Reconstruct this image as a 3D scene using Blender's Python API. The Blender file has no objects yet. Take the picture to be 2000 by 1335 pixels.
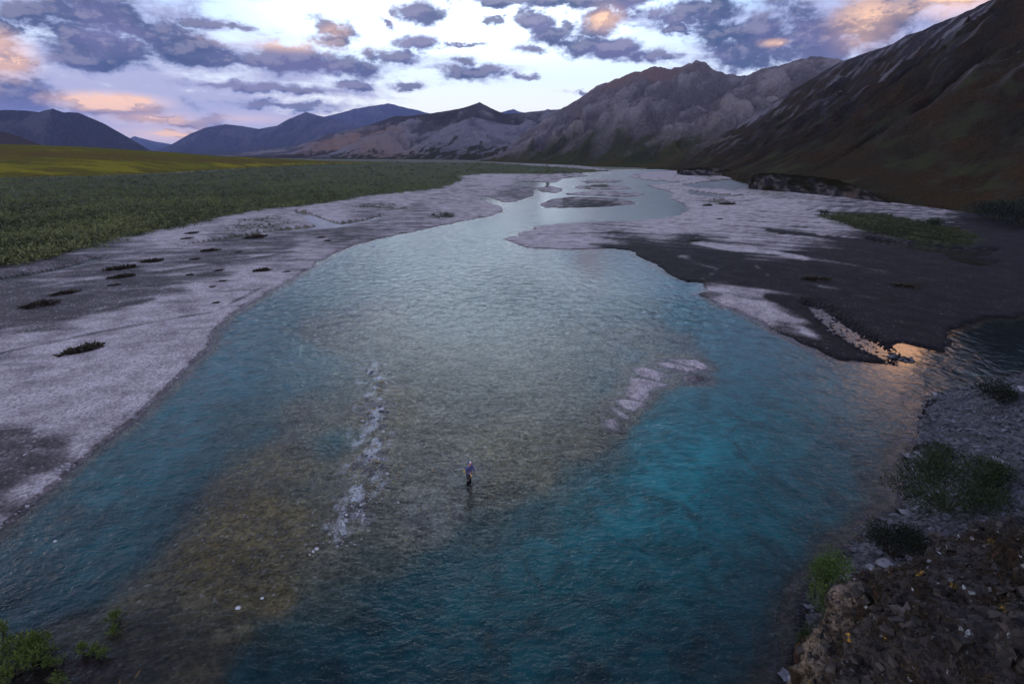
import bpy, bmesh, math, random
import numpy as np
from mathutils import Vector
R = math.radians
random.seed(7)
rng = np.random.default_rng(11)
scene = bpy.context.scene
col = scene.collection

# ------------------------------------------------------------------ camera
CAM_H, F_PX, HORIZON = 19.0, 1000.0, 300.0
PITCH = math.atan((667.5 - HORIZON) / F_PX)
CP, SP = math.cos(PITCH), math.sin(PITCH)
cam_d = bpy.data.cameras.new('camera'); cam = bpy.data.objects.new('camera', cam_d); col.objects.link(cam)
cam.location = (0, 0, CAM_H); cam.rotation_euler = (math.pi / 2 - PITCH, 0, 0)
cam_d.sensor_width = 36; cam_d.lens = 36 * F_PX / 2000
cam_d.clip_start = 0.1; cam_d.clip_end = 90000
scene.camera = cam
scene.view_settings.view_transform = 'Standard'; scene.view_settings.look = 'None'
scene.view_settings.exposure = 0.5; scene.view_settings.gamma = 1
scene.cycles.max_bounces = 6; scene.cycles.transparent_max_bounces = 12
scene.cycles.diffuse_bounces = 2; scene.cycles.glossy_bounces = 2; scene.cycles.volume_bounces = 0

SUN_AZ, SUN_EL = R(-68), R(4)          # low sun, left of the view


def ray(px, py):
    a, b = (np.asarray(px, float) - 1000) / F_PX, (667.5 - np.asarray(py, float)) / F_PX
    return a, CP + SP * b, -SP + CP * b


def gnd(px, py, z=0.0):                 # photo pixel -> point on the level z
    x, y, zz = ray(px, py)
    t = (z - CAM_H) / zz
    return x * t, y * t


def at(px, py, d):                      # photo pixel -> point at ground distance d
    x, y, z = ray(px, py)
    t = d / np.hypot(x, y)
    return x * t, y * t, CAM_H + z * t


def pix(x, y, z=0.0):                   # point -> photo pixel
    dz = z - CAM_H
    w = y * CP - dz * SP
    return 1000 + F_PX * x / w, 667.5 - F_PX * (y * SP + dz * CP) / w


# ------------------------------------------------------------------ node helper
class NT:
    def __init__(self, tree):
        self.t = tree; self.n = tree.nodes; self.l = tree.links

    def put(self, v, sock):
        if hasattr(v, 'is_output'):
            self.l.new(v, sock)
        elif v is not None:
            if isinstance(v, (tuple, list)) and len(v) == 3 and sock.type == 'RGBA':
                v = (*v, 1)
            sock.default_value = v

    def node(self, kind, **kw):
        nd = self.n.new(kind)
        for k, v in kw.items():
            setattr(nd, k, v)
        return nd

    def math(self, op, a, b=None, c=None, clamp=False):
        nd = self.node('ShaderNodeMath', operation=op, use_clamp=clamp)
        for i, v in enumerate((a, b, c)):
            self.put(v, nd.inputs[i])
        return nd.outputs[0]

    def vec(self, op, a, b=None, c=None):
        nd = self.node('ShaderNodeVectorMath', operation=op)
        for i, v in enumerate((a, b, c)):
            if v is not None:
                self.put(v, nd.inputs[i])
        return nd.outputs['Value' if op in ('LENGTH', 'DOT_PRODUCT') else 'Vector']

    def mix(self, f, a, b, blend='MIX'):
        nd = self.node('ShaderNodeMix', data_type='RGBA', blend_type=blend)
        self.put(f, nd.inputs[0]); self.put(a, nd.inputs[6]); self.put(b, nd.inputs[7])
        return nd.outputs[2]

    def rng(self, v, a, b, c=0.0, d=1.0, smooth=True):
        nd = self.node('ShaderNodeMapRange', interpolation_type='SMOOTHSTEP' if smooth else 'LINEAR')
        for i, q in enumerate((v, a, b, c, d)):
            self.put(q, nd.inputs[i])
        return nd.outputs[0]

    def noise(self, v, scale, detail=4, rough=.55, dist=0.0):
        nd = self.node('ShaderNodeTexNoise')
        self.put(v, nd.inputs['Vector']); nd.inputs['Scale'].default_value = scale
        nd.inputs['Detail'].default_value = detail; nd.inputs['Roughness'].default_value = rough
        nd.inputs['Distortion'].default_value = dist
        return nd.outputs[0]

    def voro(self, v, scale, out='Color', feature='F1', rand=1.0):
        nd = self.node('ShaderNodeTexVoronoi', feature=feature)
        self.put(v, nd.inputs['Vector']); nd.inputs['Scale'].default_value = scale
        nd.inputs['Randomness'].default_value = rand
        return nd.outputs[out]

    def attr(self, name):
        nd = self.node('ShaderNodeAttribute', attribute_name=name)
        return nd.outputs['Fac']

    def pos(self):
        return self.node('ShaderNodeNewGeometry').outputs['Position']

    def objco(self):
        return self.node('ShaderNodeTexCoord').outputs['Object']

    def scale(self, v, s):
        return self.vec('MULTIPLY', v, s)

    def bump(self, h, strength, dist, normal=None):
        nd = self.node('ShaderNodeBump')
        self.put(h, nd.inputs['Height']); self.put(strength, nd.inputs['Strength']); self.put(dist, nd.inputs['Distance'])
        if normal is not None:
            self.put(normal, nd.inputs['Normal'])
        return nd.outputs[0]

    def sep(self, v):
        nd = self.node('ShaderNodeSeparateXYZ'); self.put(v, nd.inputs[0]); return nd.outputs


def material(name):
    m = bpy.data.materials.new(name); m.use_nodes = True
    m.node_tree.nodes.clear()
    nt = NT(m.node_tree)
    out = nt.node('ShaderNodeOutputMaterial')
    return m, nt, out


def finish(nt, out, color, rough=.85, normal=None, spec=.3):
    b = nt.node('ShaderNodeBsdfPrincipled')
    nt.put(color, b.inputs['Base Color']); nt.put(rough, b.inputs['Roughness'])
    b.inputs['Specular IOR Level'].default_value = spec
    if normal is not None:
        nt.put(normal, b.inputs['Normal'])
    nt.l.new(b.outputs[0], out.inputs[0])
    return b


def simple_mat(name, c, rough=.8, var=.25, scale=30, metal=0):
    m, nt, out = material(name)
    n = nt.noise(nt.objco(), scale, 3)
    k = nt.rng(n, .3, .7, 1 - var, 1 + var)
    b = finish(nt, out, nt.vec('SCALE', (c[0], c[1], c[2]), None), rough)
    sc = nt.node('ShaderNodeVectorMath', operation='SCALE'); sc.inputs[0].default_value = c
    nt.l.new(k, sc.inputs['Scale']); nt.l.new(sc.outputs[0], b.inputs['Base Color'])
    b.inputs['Metallic'].default_value = metal
    return m


# ------------------------------------------------------------------ world: dusk sky with clouds
def azel(px, py):
    x, y, z = ray(px, py)
    return math.atan2(x, y), math.atan2(z, math.hypot(x, y))


CLOUDS = [  # centre x, y, half width, half height (photo pixels)
    (190, 30, 140, 62), (245, 92, 130, 38), (345, 100, 95, 32), (300, 78, 80, 46), (440, 112, 130, 26), (560, 118, 110, 30),
    (655, 130, 95, 20), (120, 70, 70, 50), (15, 112, 62, 44), (155, 118, 85, 25), (40, 190, 150, 34), (225, 208, 118, 27),
    (652, 62, 42, 22), (650, 80, 40, 16), (818, 28, 42, 26), (765, 113, 52, 17), (822, 88, 52, 15), (750, 48, 14, 9),
    (692, 168, 36, 8), (792, 166, 30, 7), (925, 140, 66, 15), (908, 122, 26, 14), (965, 42, 26, 12),
    (1040, 40, 36, 24), (1075, 70, 45, 22), (1130, 88, 60, 20), (1195, 96, 55, 20), (1180, 45, 46, 36), (1105, 50, 26, 14),
    (1285, 108, 44, 13), (1322, 60, 20, 12), (1180, -2, 260, 20), (1360, 22, 130, 26), (980, 2, 90, 14),
    (1480, 60, 130, 60), (1455, 108, 95, 40), (1600, 80, 150, 62), (1690, 50, 120, 62), (1740, 20, 90, 50), (1880, -4, 90, 22),
    (1132, 177, 14, 4), (1042, 100, 22, 8), (905, 88, 34, 4), (1030, 148, 26, 6), (330, 235, 130, 12), (520, 172, 150, 10),
    (60, 20, 90, 30), (455, 55, 40, 9), (405, 48, 60, 14), (0, 60, 60, 20), (560, 205, 120, 10), (380, 262, 90, 6),
    (330, -150, 300, 70), (1650, -190, 250, 60), (1500, -560, 500, 140), (500, -700, 400, 120), (2100, 60, 200, 160), (-250, 120, 200, 120), (2000, -205, 200, 90),
]
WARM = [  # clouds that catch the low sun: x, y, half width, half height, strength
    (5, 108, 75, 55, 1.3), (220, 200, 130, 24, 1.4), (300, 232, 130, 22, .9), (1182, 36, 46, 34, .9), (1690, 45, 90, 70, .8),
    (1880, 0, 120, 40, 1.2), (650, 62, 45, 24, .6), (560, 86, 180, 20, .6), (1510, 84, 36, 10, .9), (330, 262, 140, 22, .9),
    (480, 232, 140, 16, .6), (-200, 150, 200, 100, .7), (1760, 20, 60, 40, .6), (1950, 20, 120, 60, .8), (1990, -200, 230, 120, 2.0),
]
world = bpy.data.worlds.new('World'); scene.world = world; world.use_nodes = True
W = NT(world.node_tree); W.n.clear()
wout = W.node('ShaderNodeOutputWorld'); bg = W.node('ShaderNodeBackground')
W.l.new(bg.outputs[0], wout.inputs[0])
STR = 0.1
bg.inputs[1].default_value = STR
sky = W.node('ShaderNodeTexSky', sky_type='NISHITA')
sky.sun_disc = False; sky.sun_elevation = SUN_EL; sky.sun_rotation = SUN_AZ; sky.altitude = 600
sky.air_density = 1.0; sky.dust_density = 1.5; sky.ozone_density = 2.0
gen = W.node('ShaderNodeTexCoord').outputs['Generated']
sx, sy, sz = W.sep(gen)[0:3]
az = W.math('ARCTAN2', sx, sy); el = W.math('ARCSINE', sz)
cmb = W.node('ShaderNodeCombineXYZ'); W.l.new(az, cmb.inputs[0]); W.l.new(el, cmb.inputs[1])
P = cmb.outputs[0]


def chain(P, items, warm=False):
    best = None
    for it in items:
        x, y, a, b = it[:4]
        c = azel(x, y); e1 = azel(x + a, y); e2 = azel(x, y - b)
        ia, ib = 1 / max(abs(e1[0] - c[0]), 1e-4), 1 / max(abs(e2[1] - c[1]), 1e-4)
        v = W.vec('MULTIPLY_ADD', P, (ia, ib, 0), (-c[0] * ia, -c[1] * ib, 0))
        d = W.vec('LENGTH', v)
        if warm:
            d = W.math('SUBTRACT', 1.25, d)
            d = W.math('MULTIPLY', d, it[4])
            best = d if best is None else W.math('MAXIMUM', best, d)
        else:
            best = d if best is None else W.math('MINIMUM', best, d)
    return best


def density(P):
    q = W.scale(P, (1.0, 1.7, 1.0))
    nd = W.node('ShaderNodeTexNoise'); W.put(q, nd.inputs['Vector']); nd.inputs['Scale'].default_value = 22; nd.inputs['Detail'].default_value = 5; nd.inputs['Roughness'].default_value = .62
    wv = W.vec('MULTIPLY', W.vec('SUBTRACT', nd.outputs['Color'], (.5, .5, .5)), (.085, .034, 0))
    n1 = W.noise(q, 17, 8, .66, .2)
    d = chain(W.vec('ADD', P, wv), CLOUDS)
    d = W.math('SUBTRACT', 1.08, d)
    d = W.math('MULTIPLY', W.math('MAXIMUM', d, -1.4), .75)
    n = W.math('MULTIPLY', W.math('SUBTRACT', n1, .5), 2.6)
    return W.math('ADD', d, n)


D0 = density(P)
Dup = density(W.vec('ADD', P, (-.012, .010, 0)))
mask = W.rng(D0, -.24, .36)
hi = W.rng(W.math('SUBTRACT', D0, Dup), .02, .45)
# thin veil of cloud, thicker low on the left and overhead
qv = W.scale(P, (1.0, 5.5, 1.0))
q2 = W.scale(P, (1.0, 2.0, 1.0))
veil_n = W.noise(qv, 5, 6, .6, .3)
veil_left = W.math('MULTIPLY', W.rng(az, -.62, -.12, 1, 0), W.rng(el, .03, .17, 1.15, .25))
veil_top = W.rng(el, .38, .8, 0, .75)
veil_right = W.math('MULTIPLY', W.rng(az, .30, .55), .45)
veil_w = W.math('ADD', W.math('MAXIMUM', W.math('MAXIMUM', veil_left, veil_top), veil_right), W.math('MULTIPLY', W.math('SUBTRACT', veil_n, .5), 2.4))
veil_w = W.math('ADD', veil_w, W.math('MULTIPLY', W.rng(D0, -1.1, .1), .42))
veil = W.rng(veil_w, .15, .95, 0, .9)
veil = W.math('MULTIPLY', veil, W.rng(el, -.02, .02, .3, 1))
S = 1 / STR
ramp = W.node('ShaderNodeValToRGB')
W.l.new(W.rng(el, 0, 1.2, 0, 1, False), ramp.inputs[0])
ramp.color_ramp.elements[0].position = 0; ramp.color_ramp.elements[0].color = (1.10, 1.06, 1.02, 1)
ramp.color_ramp.elements[1].position = 1; ramp.color_ramp.elements[1].color = (.36, .47, .72, 1)
for p_, c_ in ((.05, (1.12, 1.11, 1.08)), (.10, (.84, .95, 1.08)), (.17, (.50, .68, .98)), (.3, (.48, .64, .95)), (.55, (.44, .53, .78))):
    e = ramp.color_ramp.elements.new(p_); e.color = (*c_, 1)
grad = W.vec('MULTIPLY', ramp.outputs[0], (S, S, S))
base = W.mix(.86, W.vec('MULTIPLY', sky.outputs[0], (3, 3, 3)), grad)
# extra brightness added to mostly unseen sky so the water gains sheen
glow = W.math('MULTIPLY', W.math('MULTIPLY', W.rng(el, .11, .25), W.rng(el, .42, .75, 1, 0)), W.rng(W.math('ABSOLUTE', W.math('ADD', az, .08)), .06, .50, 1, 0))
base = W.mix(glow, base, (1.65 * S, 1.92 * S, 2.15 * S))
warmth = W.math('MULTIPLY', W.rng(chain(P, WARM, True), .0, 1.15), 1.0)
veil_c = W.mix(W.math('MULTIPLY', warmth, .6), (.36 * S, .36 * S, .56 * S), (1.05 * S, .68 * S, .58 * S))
c1 = W.mix(veil, base, veil_c)
dark_c = W.mix(W.rng(W.noise(W.scale(P, (1, 2, 1)), 7, 4), .35, .68), (.036 * S, .062 * S, .145 * S), (.120 * S, .118 * S, .245 * S))
core = W.rng(D0, .0, .45)
edge_c = W.mix(core, (.23 * S, .27 * S, .46 * S), dark_c)
cl = W.mix(W.math('MULTIPLY', hi, .22), edge_c, (.55 * S, .50 * S, .60 * S))
lit = W.math('MULTIPLY', warmth, W.math('MULTIPLY', W.rng(hi, 0, .7, .6, 1), W.rng(W.noise(q2, 11, 7, .68), .34, .58, .45, 1)))
cl = W.mix(W.math('MINIMUM', lit, .95), cl, (1.10 * S, .66 * S, .40 * S))
c2 = W.mix(W.math('MULTIPLY', mask, .96), c1, cl)
# unseen orange patch placed high right for the cove to reflect
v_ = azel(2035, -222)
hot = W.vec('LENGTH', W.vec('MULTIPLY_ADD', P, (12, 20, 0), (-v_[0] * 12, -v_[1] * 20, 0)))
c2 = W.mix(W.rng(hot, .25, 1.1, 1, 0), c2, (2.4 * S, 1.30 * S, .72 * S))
added_deck = W.math('MULTIPLY', W.math('MULTIPLY', W.rng(el, .50, .68), W.rng(el, 1.02, 1.25, 1, 0)), W.rng(W.math('ABSOLUTE', az), 1.0, 1.6, 1, 0))  # unseen dark deck added high ahead to darken reflections in near water
c2 = W.mix(W.math('MULTIPLY', added_deck, W.rng(W.noise(P, 3, 3), .3, .5, .6, .95)), c2, (.085 * S, .11 * S, .19 * S))
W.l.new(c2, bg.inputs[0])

sun_d = bpy.data.lights.new('sun', 'SUN'); sun = bpy.data.objects.new('sun', sun_d); col.objects.link(sun)
sun_d.energy = 0.3; sun_d.angle = R(30); sun_d.color = (1, .62, .40)
sdir = Vector((math.sin(SUN_AZ) * math.cos(SUN_EL), math.cos(SUN_AZ) * math.cos(SUN_EL), math.sin(SUN_EL)))
sun.rotation_euler = sdir.to_track_quat('Z', 'Y').to_euler()


# ------------------------------------------------------------------ mesh and noise helpers
def _h(ix, iy, seed):
    h = (ix.astype(np.int64) * 374761393 + iy.astype(np.int64) * 668265263 + seed * 982451653) & 0xffffffff
    h = ((h ^ (h >> 13)) * 1274126177) & 0xffffffff
    return h ^ (h >> 16)


def perlin(x, y, seed=0):
    x = np.asarray(x, float); y = np.asarray(y, float)
    ix = np.floor(x); iy = np.floor(y); fx = x - ix; fy = y - iy
    u = fx * fx * fx * (fx * (fx * 6 - 15) + 10); v = fy * fy * fy * (fy * (fy * 6 - 15) + 10)

    def g(dx, dy):
        a = _h(ix + dx, iy + dy, seed) * (2 * math.pi / 4294967296.0)
        return np.cos(a) * (fx - dx) + np.sin(a) * (fy - dy)
    n0 = g(0, 0) * (1 - u) + g(1, 0) * u
    n1 = g(0, 1) * (1 - u) + g(1, 1) * u
    return (n0 * (1 - v) + n1 * v) * 1.5


def fbm(x, y, octv=4, seed=0, gain=.5, lac=2.03):
    a, s, o = 1.0, 0.0, 0.0
    for i in range(octv):
        s = s + a * perlin(x, y, seed + i * 17); o += a
        a *= gain; x = x * lac + 3.1; y = y * lac - 1.7
    return s / o


def ridged(x, y, octv=4, seed=0, gain=.5, lac=2.0):
    a, s, o = 1.0, 0.0, 0.0
    for i in range(octv):
        s = s + a * (1 - np.abs(perlin(x, y, seed + i * 13)) * 2); o += a
        a *= gain; x = x * lac + 5.2; y = y * lac + 1.3
    return s / o


def sstep(x, a, b):
    t = np.clip((x - a) / (b - a), 0, 1)
    return t * t * (3 - 2 * t)


def np_mesh(name, V, F, mat, attrs=None, smooth=True, parent=None, link=True):
    me = bpy.data.meshes.new(name)
    V = np.ascontiguousarray(V, np.float32); F = np.ascontiguousarray(F, np.int32)
    k = F.shape[1]
    me.vertices.add(len(V)); me.vertices.foreach_set('co', V.ravel())
    me.loops.add(F.size); me.loops.foreach_set('vertex_index', F.ravel())
    me.polygons.add(len(F)); me.polygons.foreach_set('loop_start', np.arange(0, F.size, k, dtype=np.int32))
    me.update(calc_edges=True)
    me.polygons.foreach_set('use_smooth', np.full(len(F), smooth, bool))
    for n, a in (attrs or {}).items():
        at_ = me.attributes.new(n, 'FLOAT', 'POINT'); at_.data.foreach_set('value', np.ascontiguousarray(a, np.float32).ravel())
    me.materials.append(mat); me.validate()
    o = bpy.data.objects.new(name, me)
    if link:
        col.objects.link(o)
    if parent:
        o.parent = parent
    return o


def grid_faces(nr, nc):
    i = np.arange(nr * nc).reshape(nr, nc)
    return np.stack([i[:-1, :-1], i[:-1, 1:], i[1:, 1:], i[1:, :-1]], -1).reshape(-1, 4)


def sub_mesh(name, V, F, sel, mat, attrs):
    Fs = F[sel]; used = np.unique(Fs); m = np.full(len(V), -1, np.int64); m[used] = np.arange(len(used))
    return np_mesh(name, V[used], m[Fs], mat, {k: a[used] for k, a in attrs.items()})


def tag(o, label=None, cat=None, group=None, kind=None):
    if label: o['label'] = label
    if cat: o['category'] = cat
    if group: o['group'] = group
    if kind: o['kind'] = kind
    return o


def empty(name, loc, rz=0):
    o = bpy.data.objects.new(name, None); col.objects.link(o)
    o.location = loc; o.rotation_euler = (0, 0, rz); o.empty_display_size = .2
    return o


def poly_sd(X, Y, poly):                # signed distance in metres, positive inside
    P_ = np.array([gnd(a, b) for a, b in poly])
    d2 = np.full(X.shape, 1e12); ins = np.zeros(X.shape, bool)
    for (x0, y0), (x1, y1) in zip(P_, np.roll(P_, -1, 0)):
        ex, ey = x1 - x0, y1 - y0
        t = np.clip(((X - x0) * ex + (Y - y0) * ey) / (ex * ex + ey * ey + 1e-12), 0, 1)
        d2 = np.minimum(d2, (X - x0 - t * ex) ** 2 + (Y - y0 - t * ey) ** 2)
        c = ((y0 > Y) != (y1 > Y)) & (X < ex * (Y - y0) / (ey + 1e-12 * (ey == 0)) + x0)
        ins ^= c
    return np.where(ins, 1, -1) * np.sqrt(d2)


def in_poly_px(px, py, poly):
    ins = np.zeros(px.shape, bool)
    for (x0, y0), (x1, y1) in zip(poly, poly[1:] + poly[:1]):
        c = ((y0 > py) != (y1 > py)) & (px < (x1 - x0) * (py - y0) / ((y1 - y0) or 1e-9) + x0)
        ins ^= c
    return ins


def idw(px, py, pts, ys=1.6, p=3.0):     # smooth field through control points
    num = np.zeros(px.shape); den = np.zeros(px.shape)
    for x, y, v in pts:
        w = 1 / (((px - x) ** 2 + ((py - y) * ys) ** 2 + 300.0) ** (p / 2))
        num += w * v; den += w
    return num / den


# ------------------------------------------------------------------ valley floor: river bed, gravel bars, flood plain
LEFT_BANK = [(-700, 1500), (-250, 1215), (-60, 1072), (0, 1030), (60, 985), (130, 925), (200, 868), (250, 826), (300, 785), (350, 735), (385, 700),
             (410, 668), (428, 634), (470, 602), (520, 573), (580, 540), (620, 513), (660, 491), (700, 476), (760, 462),
             (830, 447), (900, 433), (960, 422), (984, 411), (978, 404), (938, 389), (950, 383), (985, 396), (1010, 393), (1045, 381),
             (1040, 374), (1052, 366), (1000, 360), (1012, 355), (1085, 357), (1098, 349), (1150, 344), (1130, 338), (1210, 333),
             (1120, 322), (900, 312), (200, 308), (-900, 306), (-2600, 330), (-2600, 700)]
RIGHT_BAR = [(983, 466), (1010, 478), (1040, 485), (1100, 487), (1200, 485), (1228, 489), (1265, 508), (1310, 535), (1338, 549),
             (1376, 553), (1382, 566), (1360, 574), (1400, 592), (1440, 608), (1500, 636), (1560, 666), (1610, 691), (1640, 703), (1690, 707),
             (1738, 711), (1722, 702), (1745, 703), (1784, 708), (1786, 702), (1752, 694), (1738, 690), (1746, 672), (1762, 668), (1800, 680), (1845, 689), (1856, 674), (1856, 648),
             (1880, 632), (1930, 621), (2000, 613), (2120, 606), (2600, 590), (3000, 420), (1700, 340), (1500, 333), (1330, 333), (1250, 336), (1225, 345),
             (1260, 352), (1330, 356), (1262, 362), (1296, 372), (1316, 378), (1310, 388), (1334, 398), (1345, 410), (1332, 419), (1290, 428), (1200, 433),
             (1100, 437), (1040, 443), (1050, 449), (1005, 454), (1012, 460)]


def z8(pts):
    return [(1150 + a / 6.667, 660 + b / 6.667) for a, b in pts]


ISLETS = [
    z8([(590, 400), (700, 378), (880, 420), (1045, 480), (940, 515), (915, 562), (720, 505), (600, 445)]),
    z8([(540, 510), (700, 530), (900, 575), (1025, 590), (1000, 622), (870, 632), (780, 700), (795, 752), (690, 822), (580, 800), (470, 735), (520, 620)]),
    z8([(345, 815), (420, 785), (700, 832), (735, 875), (640, 905), (580, 955), (470, 915)]),
    z8([(265, 885), (360, 920), (520, 1005), (535, 1075), (440, 1045), (330, 945)]),
    z8([(200, 1055), (330, 1045), (405, 1130), (380, 1205), (300, 1195), (235, 1140)]),
    z8([(860, 315), (1000, 315), (1400, 395), (1425, 455), (1300, 445), (1000, 375)]),
    z8([(990, 265), (1300, 285), (1410, 285), (1565, 370), (1500, 415), (1250, 350)]),
    z8([(1230, 490), (1400, 475), (1520, 510), (1525, 560), (1380, 572), (1240, 562)]),
    [(1056, 399), (1072, 390), (1112, 384), (1180, 386), (1232, 391), (1240, 399), (1180, 404), (1100, 406), (1065, 406)],
    [(1100, 378), (1160, 373), (1225, 374), (1262, 380), (1225, 386), (1180, 383), (1115, 381)],
    [(1120, 364), (1165, 360), (1215, 362), (1240, 368), (1190, 371), (1130, 369)],
    [(1130, 354), (1180, 350), (1222, 353), (1200, 357), (1150, 358)],
    [(1045, 367), (1075, 363), (1098, 368), (1090, 377), (1060, 376)],
]
SPIT = [(-300, 1285), (40, 1262), (130, 1246), (190, 1236), (240, 1252), (268, 1300), (285, 1350), (290, 1450), (250, 1700), (-600, 1700)]
RIGHT_SHORE = [(3200, 640), (2300, 700), (2060, 722), (1990, 738), (1940, 748), (1885, 758), (1832, 770), (1803, 800), (1797, 850), (1776, 900), (1768, 990), (1715, 1025), (1660, 1085),
               (1640, 1125), (1590, 1150), (1575, 1230), (1562, 1300), (1535, 1345), (1500, 1480), (1400, 1700), (3200, 2400)]
PUDDLES = [  # pools left on the bars: outline, depth
    ([(578, 414), (600, 416), (640, 432), (662, 437), (715, 430), (742, 422), (735, 430), (690, 440), (650, 448), (590, 452), (520, 456), (470, 466),
      (360, 482), (370, 478), (480, 460), (560, 448), (622, 442), (600, 430)], .25),
    ([(1578, 598), (1600, 602), (1640, 632), (1690, 662), (1742, 688), (1725, 700), (1690, 684), (1635, 652), (1600, 622)], .12),
    ([(1855, 502), (1900, 505), (1945, 515), (1905, 522), (1870, 514)], .2),
    ([(1690, 470), (1770, 480), (1860, 488), (1940, 492), (1920, 503), (1830, 498), (1740, 487)], .2),
    ([(1485, 352), (1440, 350), (1370, 356), (1330, 362), (1360, 368), (1430, 372), (1470, 368)], .2),
    ([(-20, 548), (60, 536), (130, 522), (190, 505), (200, 512), (130, 530), (40, 548), (-20, 562)], .2),
    ([(1345, 372), (1400, 380), (1460, 384), (1400, 386), (1350, 380)], .15),
]
DEPTH = [  # photo x, y, water depth in metres
    (500, 625, 1.0), (430, 720, 1.2), (350, 830, 1.3), (270, 920, 1.4), (180, 1020, 1.5), (80, 1110, 1.5), (0, 1180, 1.4), (120, 1170, 1.1), (-100, 1250, 1.3),
    (560, 700, .9), (470, 840, .55), (620, 560, .8), (720, 500, .8), (860, 460, .8), (940, 440, .9), (560, 720, .7),
    (560, 900, .20), (480, 980, .20), (420, 1080, .20), (340, 1170, .18), (560, 1060, .20), (520, 1160, .22), (400, 1240, .25), (620, 820, .28), (260, 1220, .15),
    (640, 650, .35), (740, 640, .35), (850, 700, .35), (900, 780, .3), (1000, 850, .25), (1060, 780, .3), (1150, 880, .18), (880, 620, .5), (950, 540, .6),
    (1080, 560, .6), (1200, 560, .6), (1120, 680, .4), (1260, 650, .35), (1330, 670, .35), (1260, 600, .55), (1350, 620, .9), (1300, 560, .9), (1400, 650, 1.0),
    (660, 860, .55), (680, 760, .45), (650, 950, .35), (730, 800, .06), (725, 900, .06), (715, 990, .06), (760, 960, .14), (830, 900, .18), (860, 1000, .12), (800, 1010, .14),
    (917, 950, .16), (915, 880, .16), (960, 930, .2), (1000, 960, .4), (1050, 920, .25), (660, 1070, .25), (700, 1090, .45), (640, 1180, .6), (580, 1250, .8),
    (950, 1030, .6), (1050, 1010, .8), (1120, 940, .6), (1180, 900, .5), (1200, 950, 1.5), (1300, 860, 1.6), (1330, 930, 2.0), (1250, 1000, 2.0), (1150, 1040, 1.6),
    (1050, 1100, 1.7), (900, 1150, 1.5), (780, 1200, 1.5), (700, 1280, 1.8), (560, 1330, 1.2), (820, 1320, 2.2), (1000, 1240, 2.2), (1150, 1150, 2.0), (1300, 1100, 1.8),
    (1450, 950, 1.2), (1500, 800, 1.1), (1600, 900, 1.2), (1450, 720, 1.0), (1600, 760, .9), (1700, 850, .8), (1650, 1000, .8), (1730, 760, .7), (1730, 950, .5),
    (1500, 1080, 1.3), (1400, 1200, 1.3), (1500, 1250, .9), (1560, 1180, .6), (1620, 1080, .6), (1300, 1280, 1.4), (1180, 1320, 1.5), (1480, 1340, .8),
    (1850, 720, .6), (1950, 670, .8), (1150, 470, .5), (1000, 410, .7), (1150, 420, .6), (1250, 410, .5), (1120, 360, .4), (300, 1330, .3), (200, 1260, .08), (300, 1285, .07), (150, 1290, .03), (60, 1285, .03), (-20, 1310, .03), (230, 1295, .04), (100, 1340, .03), (200, 1360, .03), (-200, 1320, .03), (330, 1335, .12), (260, 1225, .1), (150, 1215, .14),
]
SILT = [  # photo x, y, glacial turquoise of the water body: 1 bright, 0 dark
    (1390, 880, 1.0), (1330, 930, .95), (1250, 1000, .75), (1150, 1060, .6), (1050, 1100, .45), (900, 1180, .30), (760, 1250, .22), (680, 1160, .2), (600, 1320, .08), (820, 1330, .12),
    (1000, 1250, .22), (1150, 1200, .28), (1300, 1120, .38), (1450, 1000, .5), (1600, 950, .45), (1500, 800, .7), (1600, 760, .6), (1450, 700, .75), (1350, 600, .9), (1300, 560, .8),
    (1700, 900, .3), (1500, 1150, .25), (1400, 1280, .14), (1550, 1250, .1), (1200, 1330, .15), (500, 630, .75), (430, 720, .7), (350, 830, .62), (270, 930, .5), (150, 1050, .30), (0, 1180, .14),
    (700, 520, .6), (560, 700, .6), (900, 480, .7), (1100, 560, .6), (400, 1000, .2), (500, 1200, .1), (900, 1000, .25), (1000, 420, .6), (1850, 740, .05), (1950, 660, .0), (1880, 690, 0), (1770, 715, .08), (1800, 745, .08),
]
ALGAE = [  # photo x, y, brown algae on the bed
    (560, 900, .8), (480, 1000, 1.0), (420, 1100, 1.0), (520, 1150, .9), (340, 1200, .7), (640, 660, .75), (620, 830, .55), (740, 640, .5), (900, 620, .2), (900, 780, .35), (1060, 780, .4),
    (1000, 870, .7), (1100, 860, .7), (1150, 900, .6), (1300, 660, .7), (1200, 700, .4), (730, 800, .8), (725, 900, .7), (820, 900, .3), (860, 1000, .1), (917, 930, .1), (700, 1100, .5), (980, 940, .7),
    (1250, 1000, .2), (1500, 1150, .45), (1400, 1280, .4), (1600, 1000, .5), (200, 1050, .3), (80, 1150, .4), (900, 1250, .1), (300, 900, .2), (1080, 560, .3), (640, 1180, .5), (1700, 800, .6),
]
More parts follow.
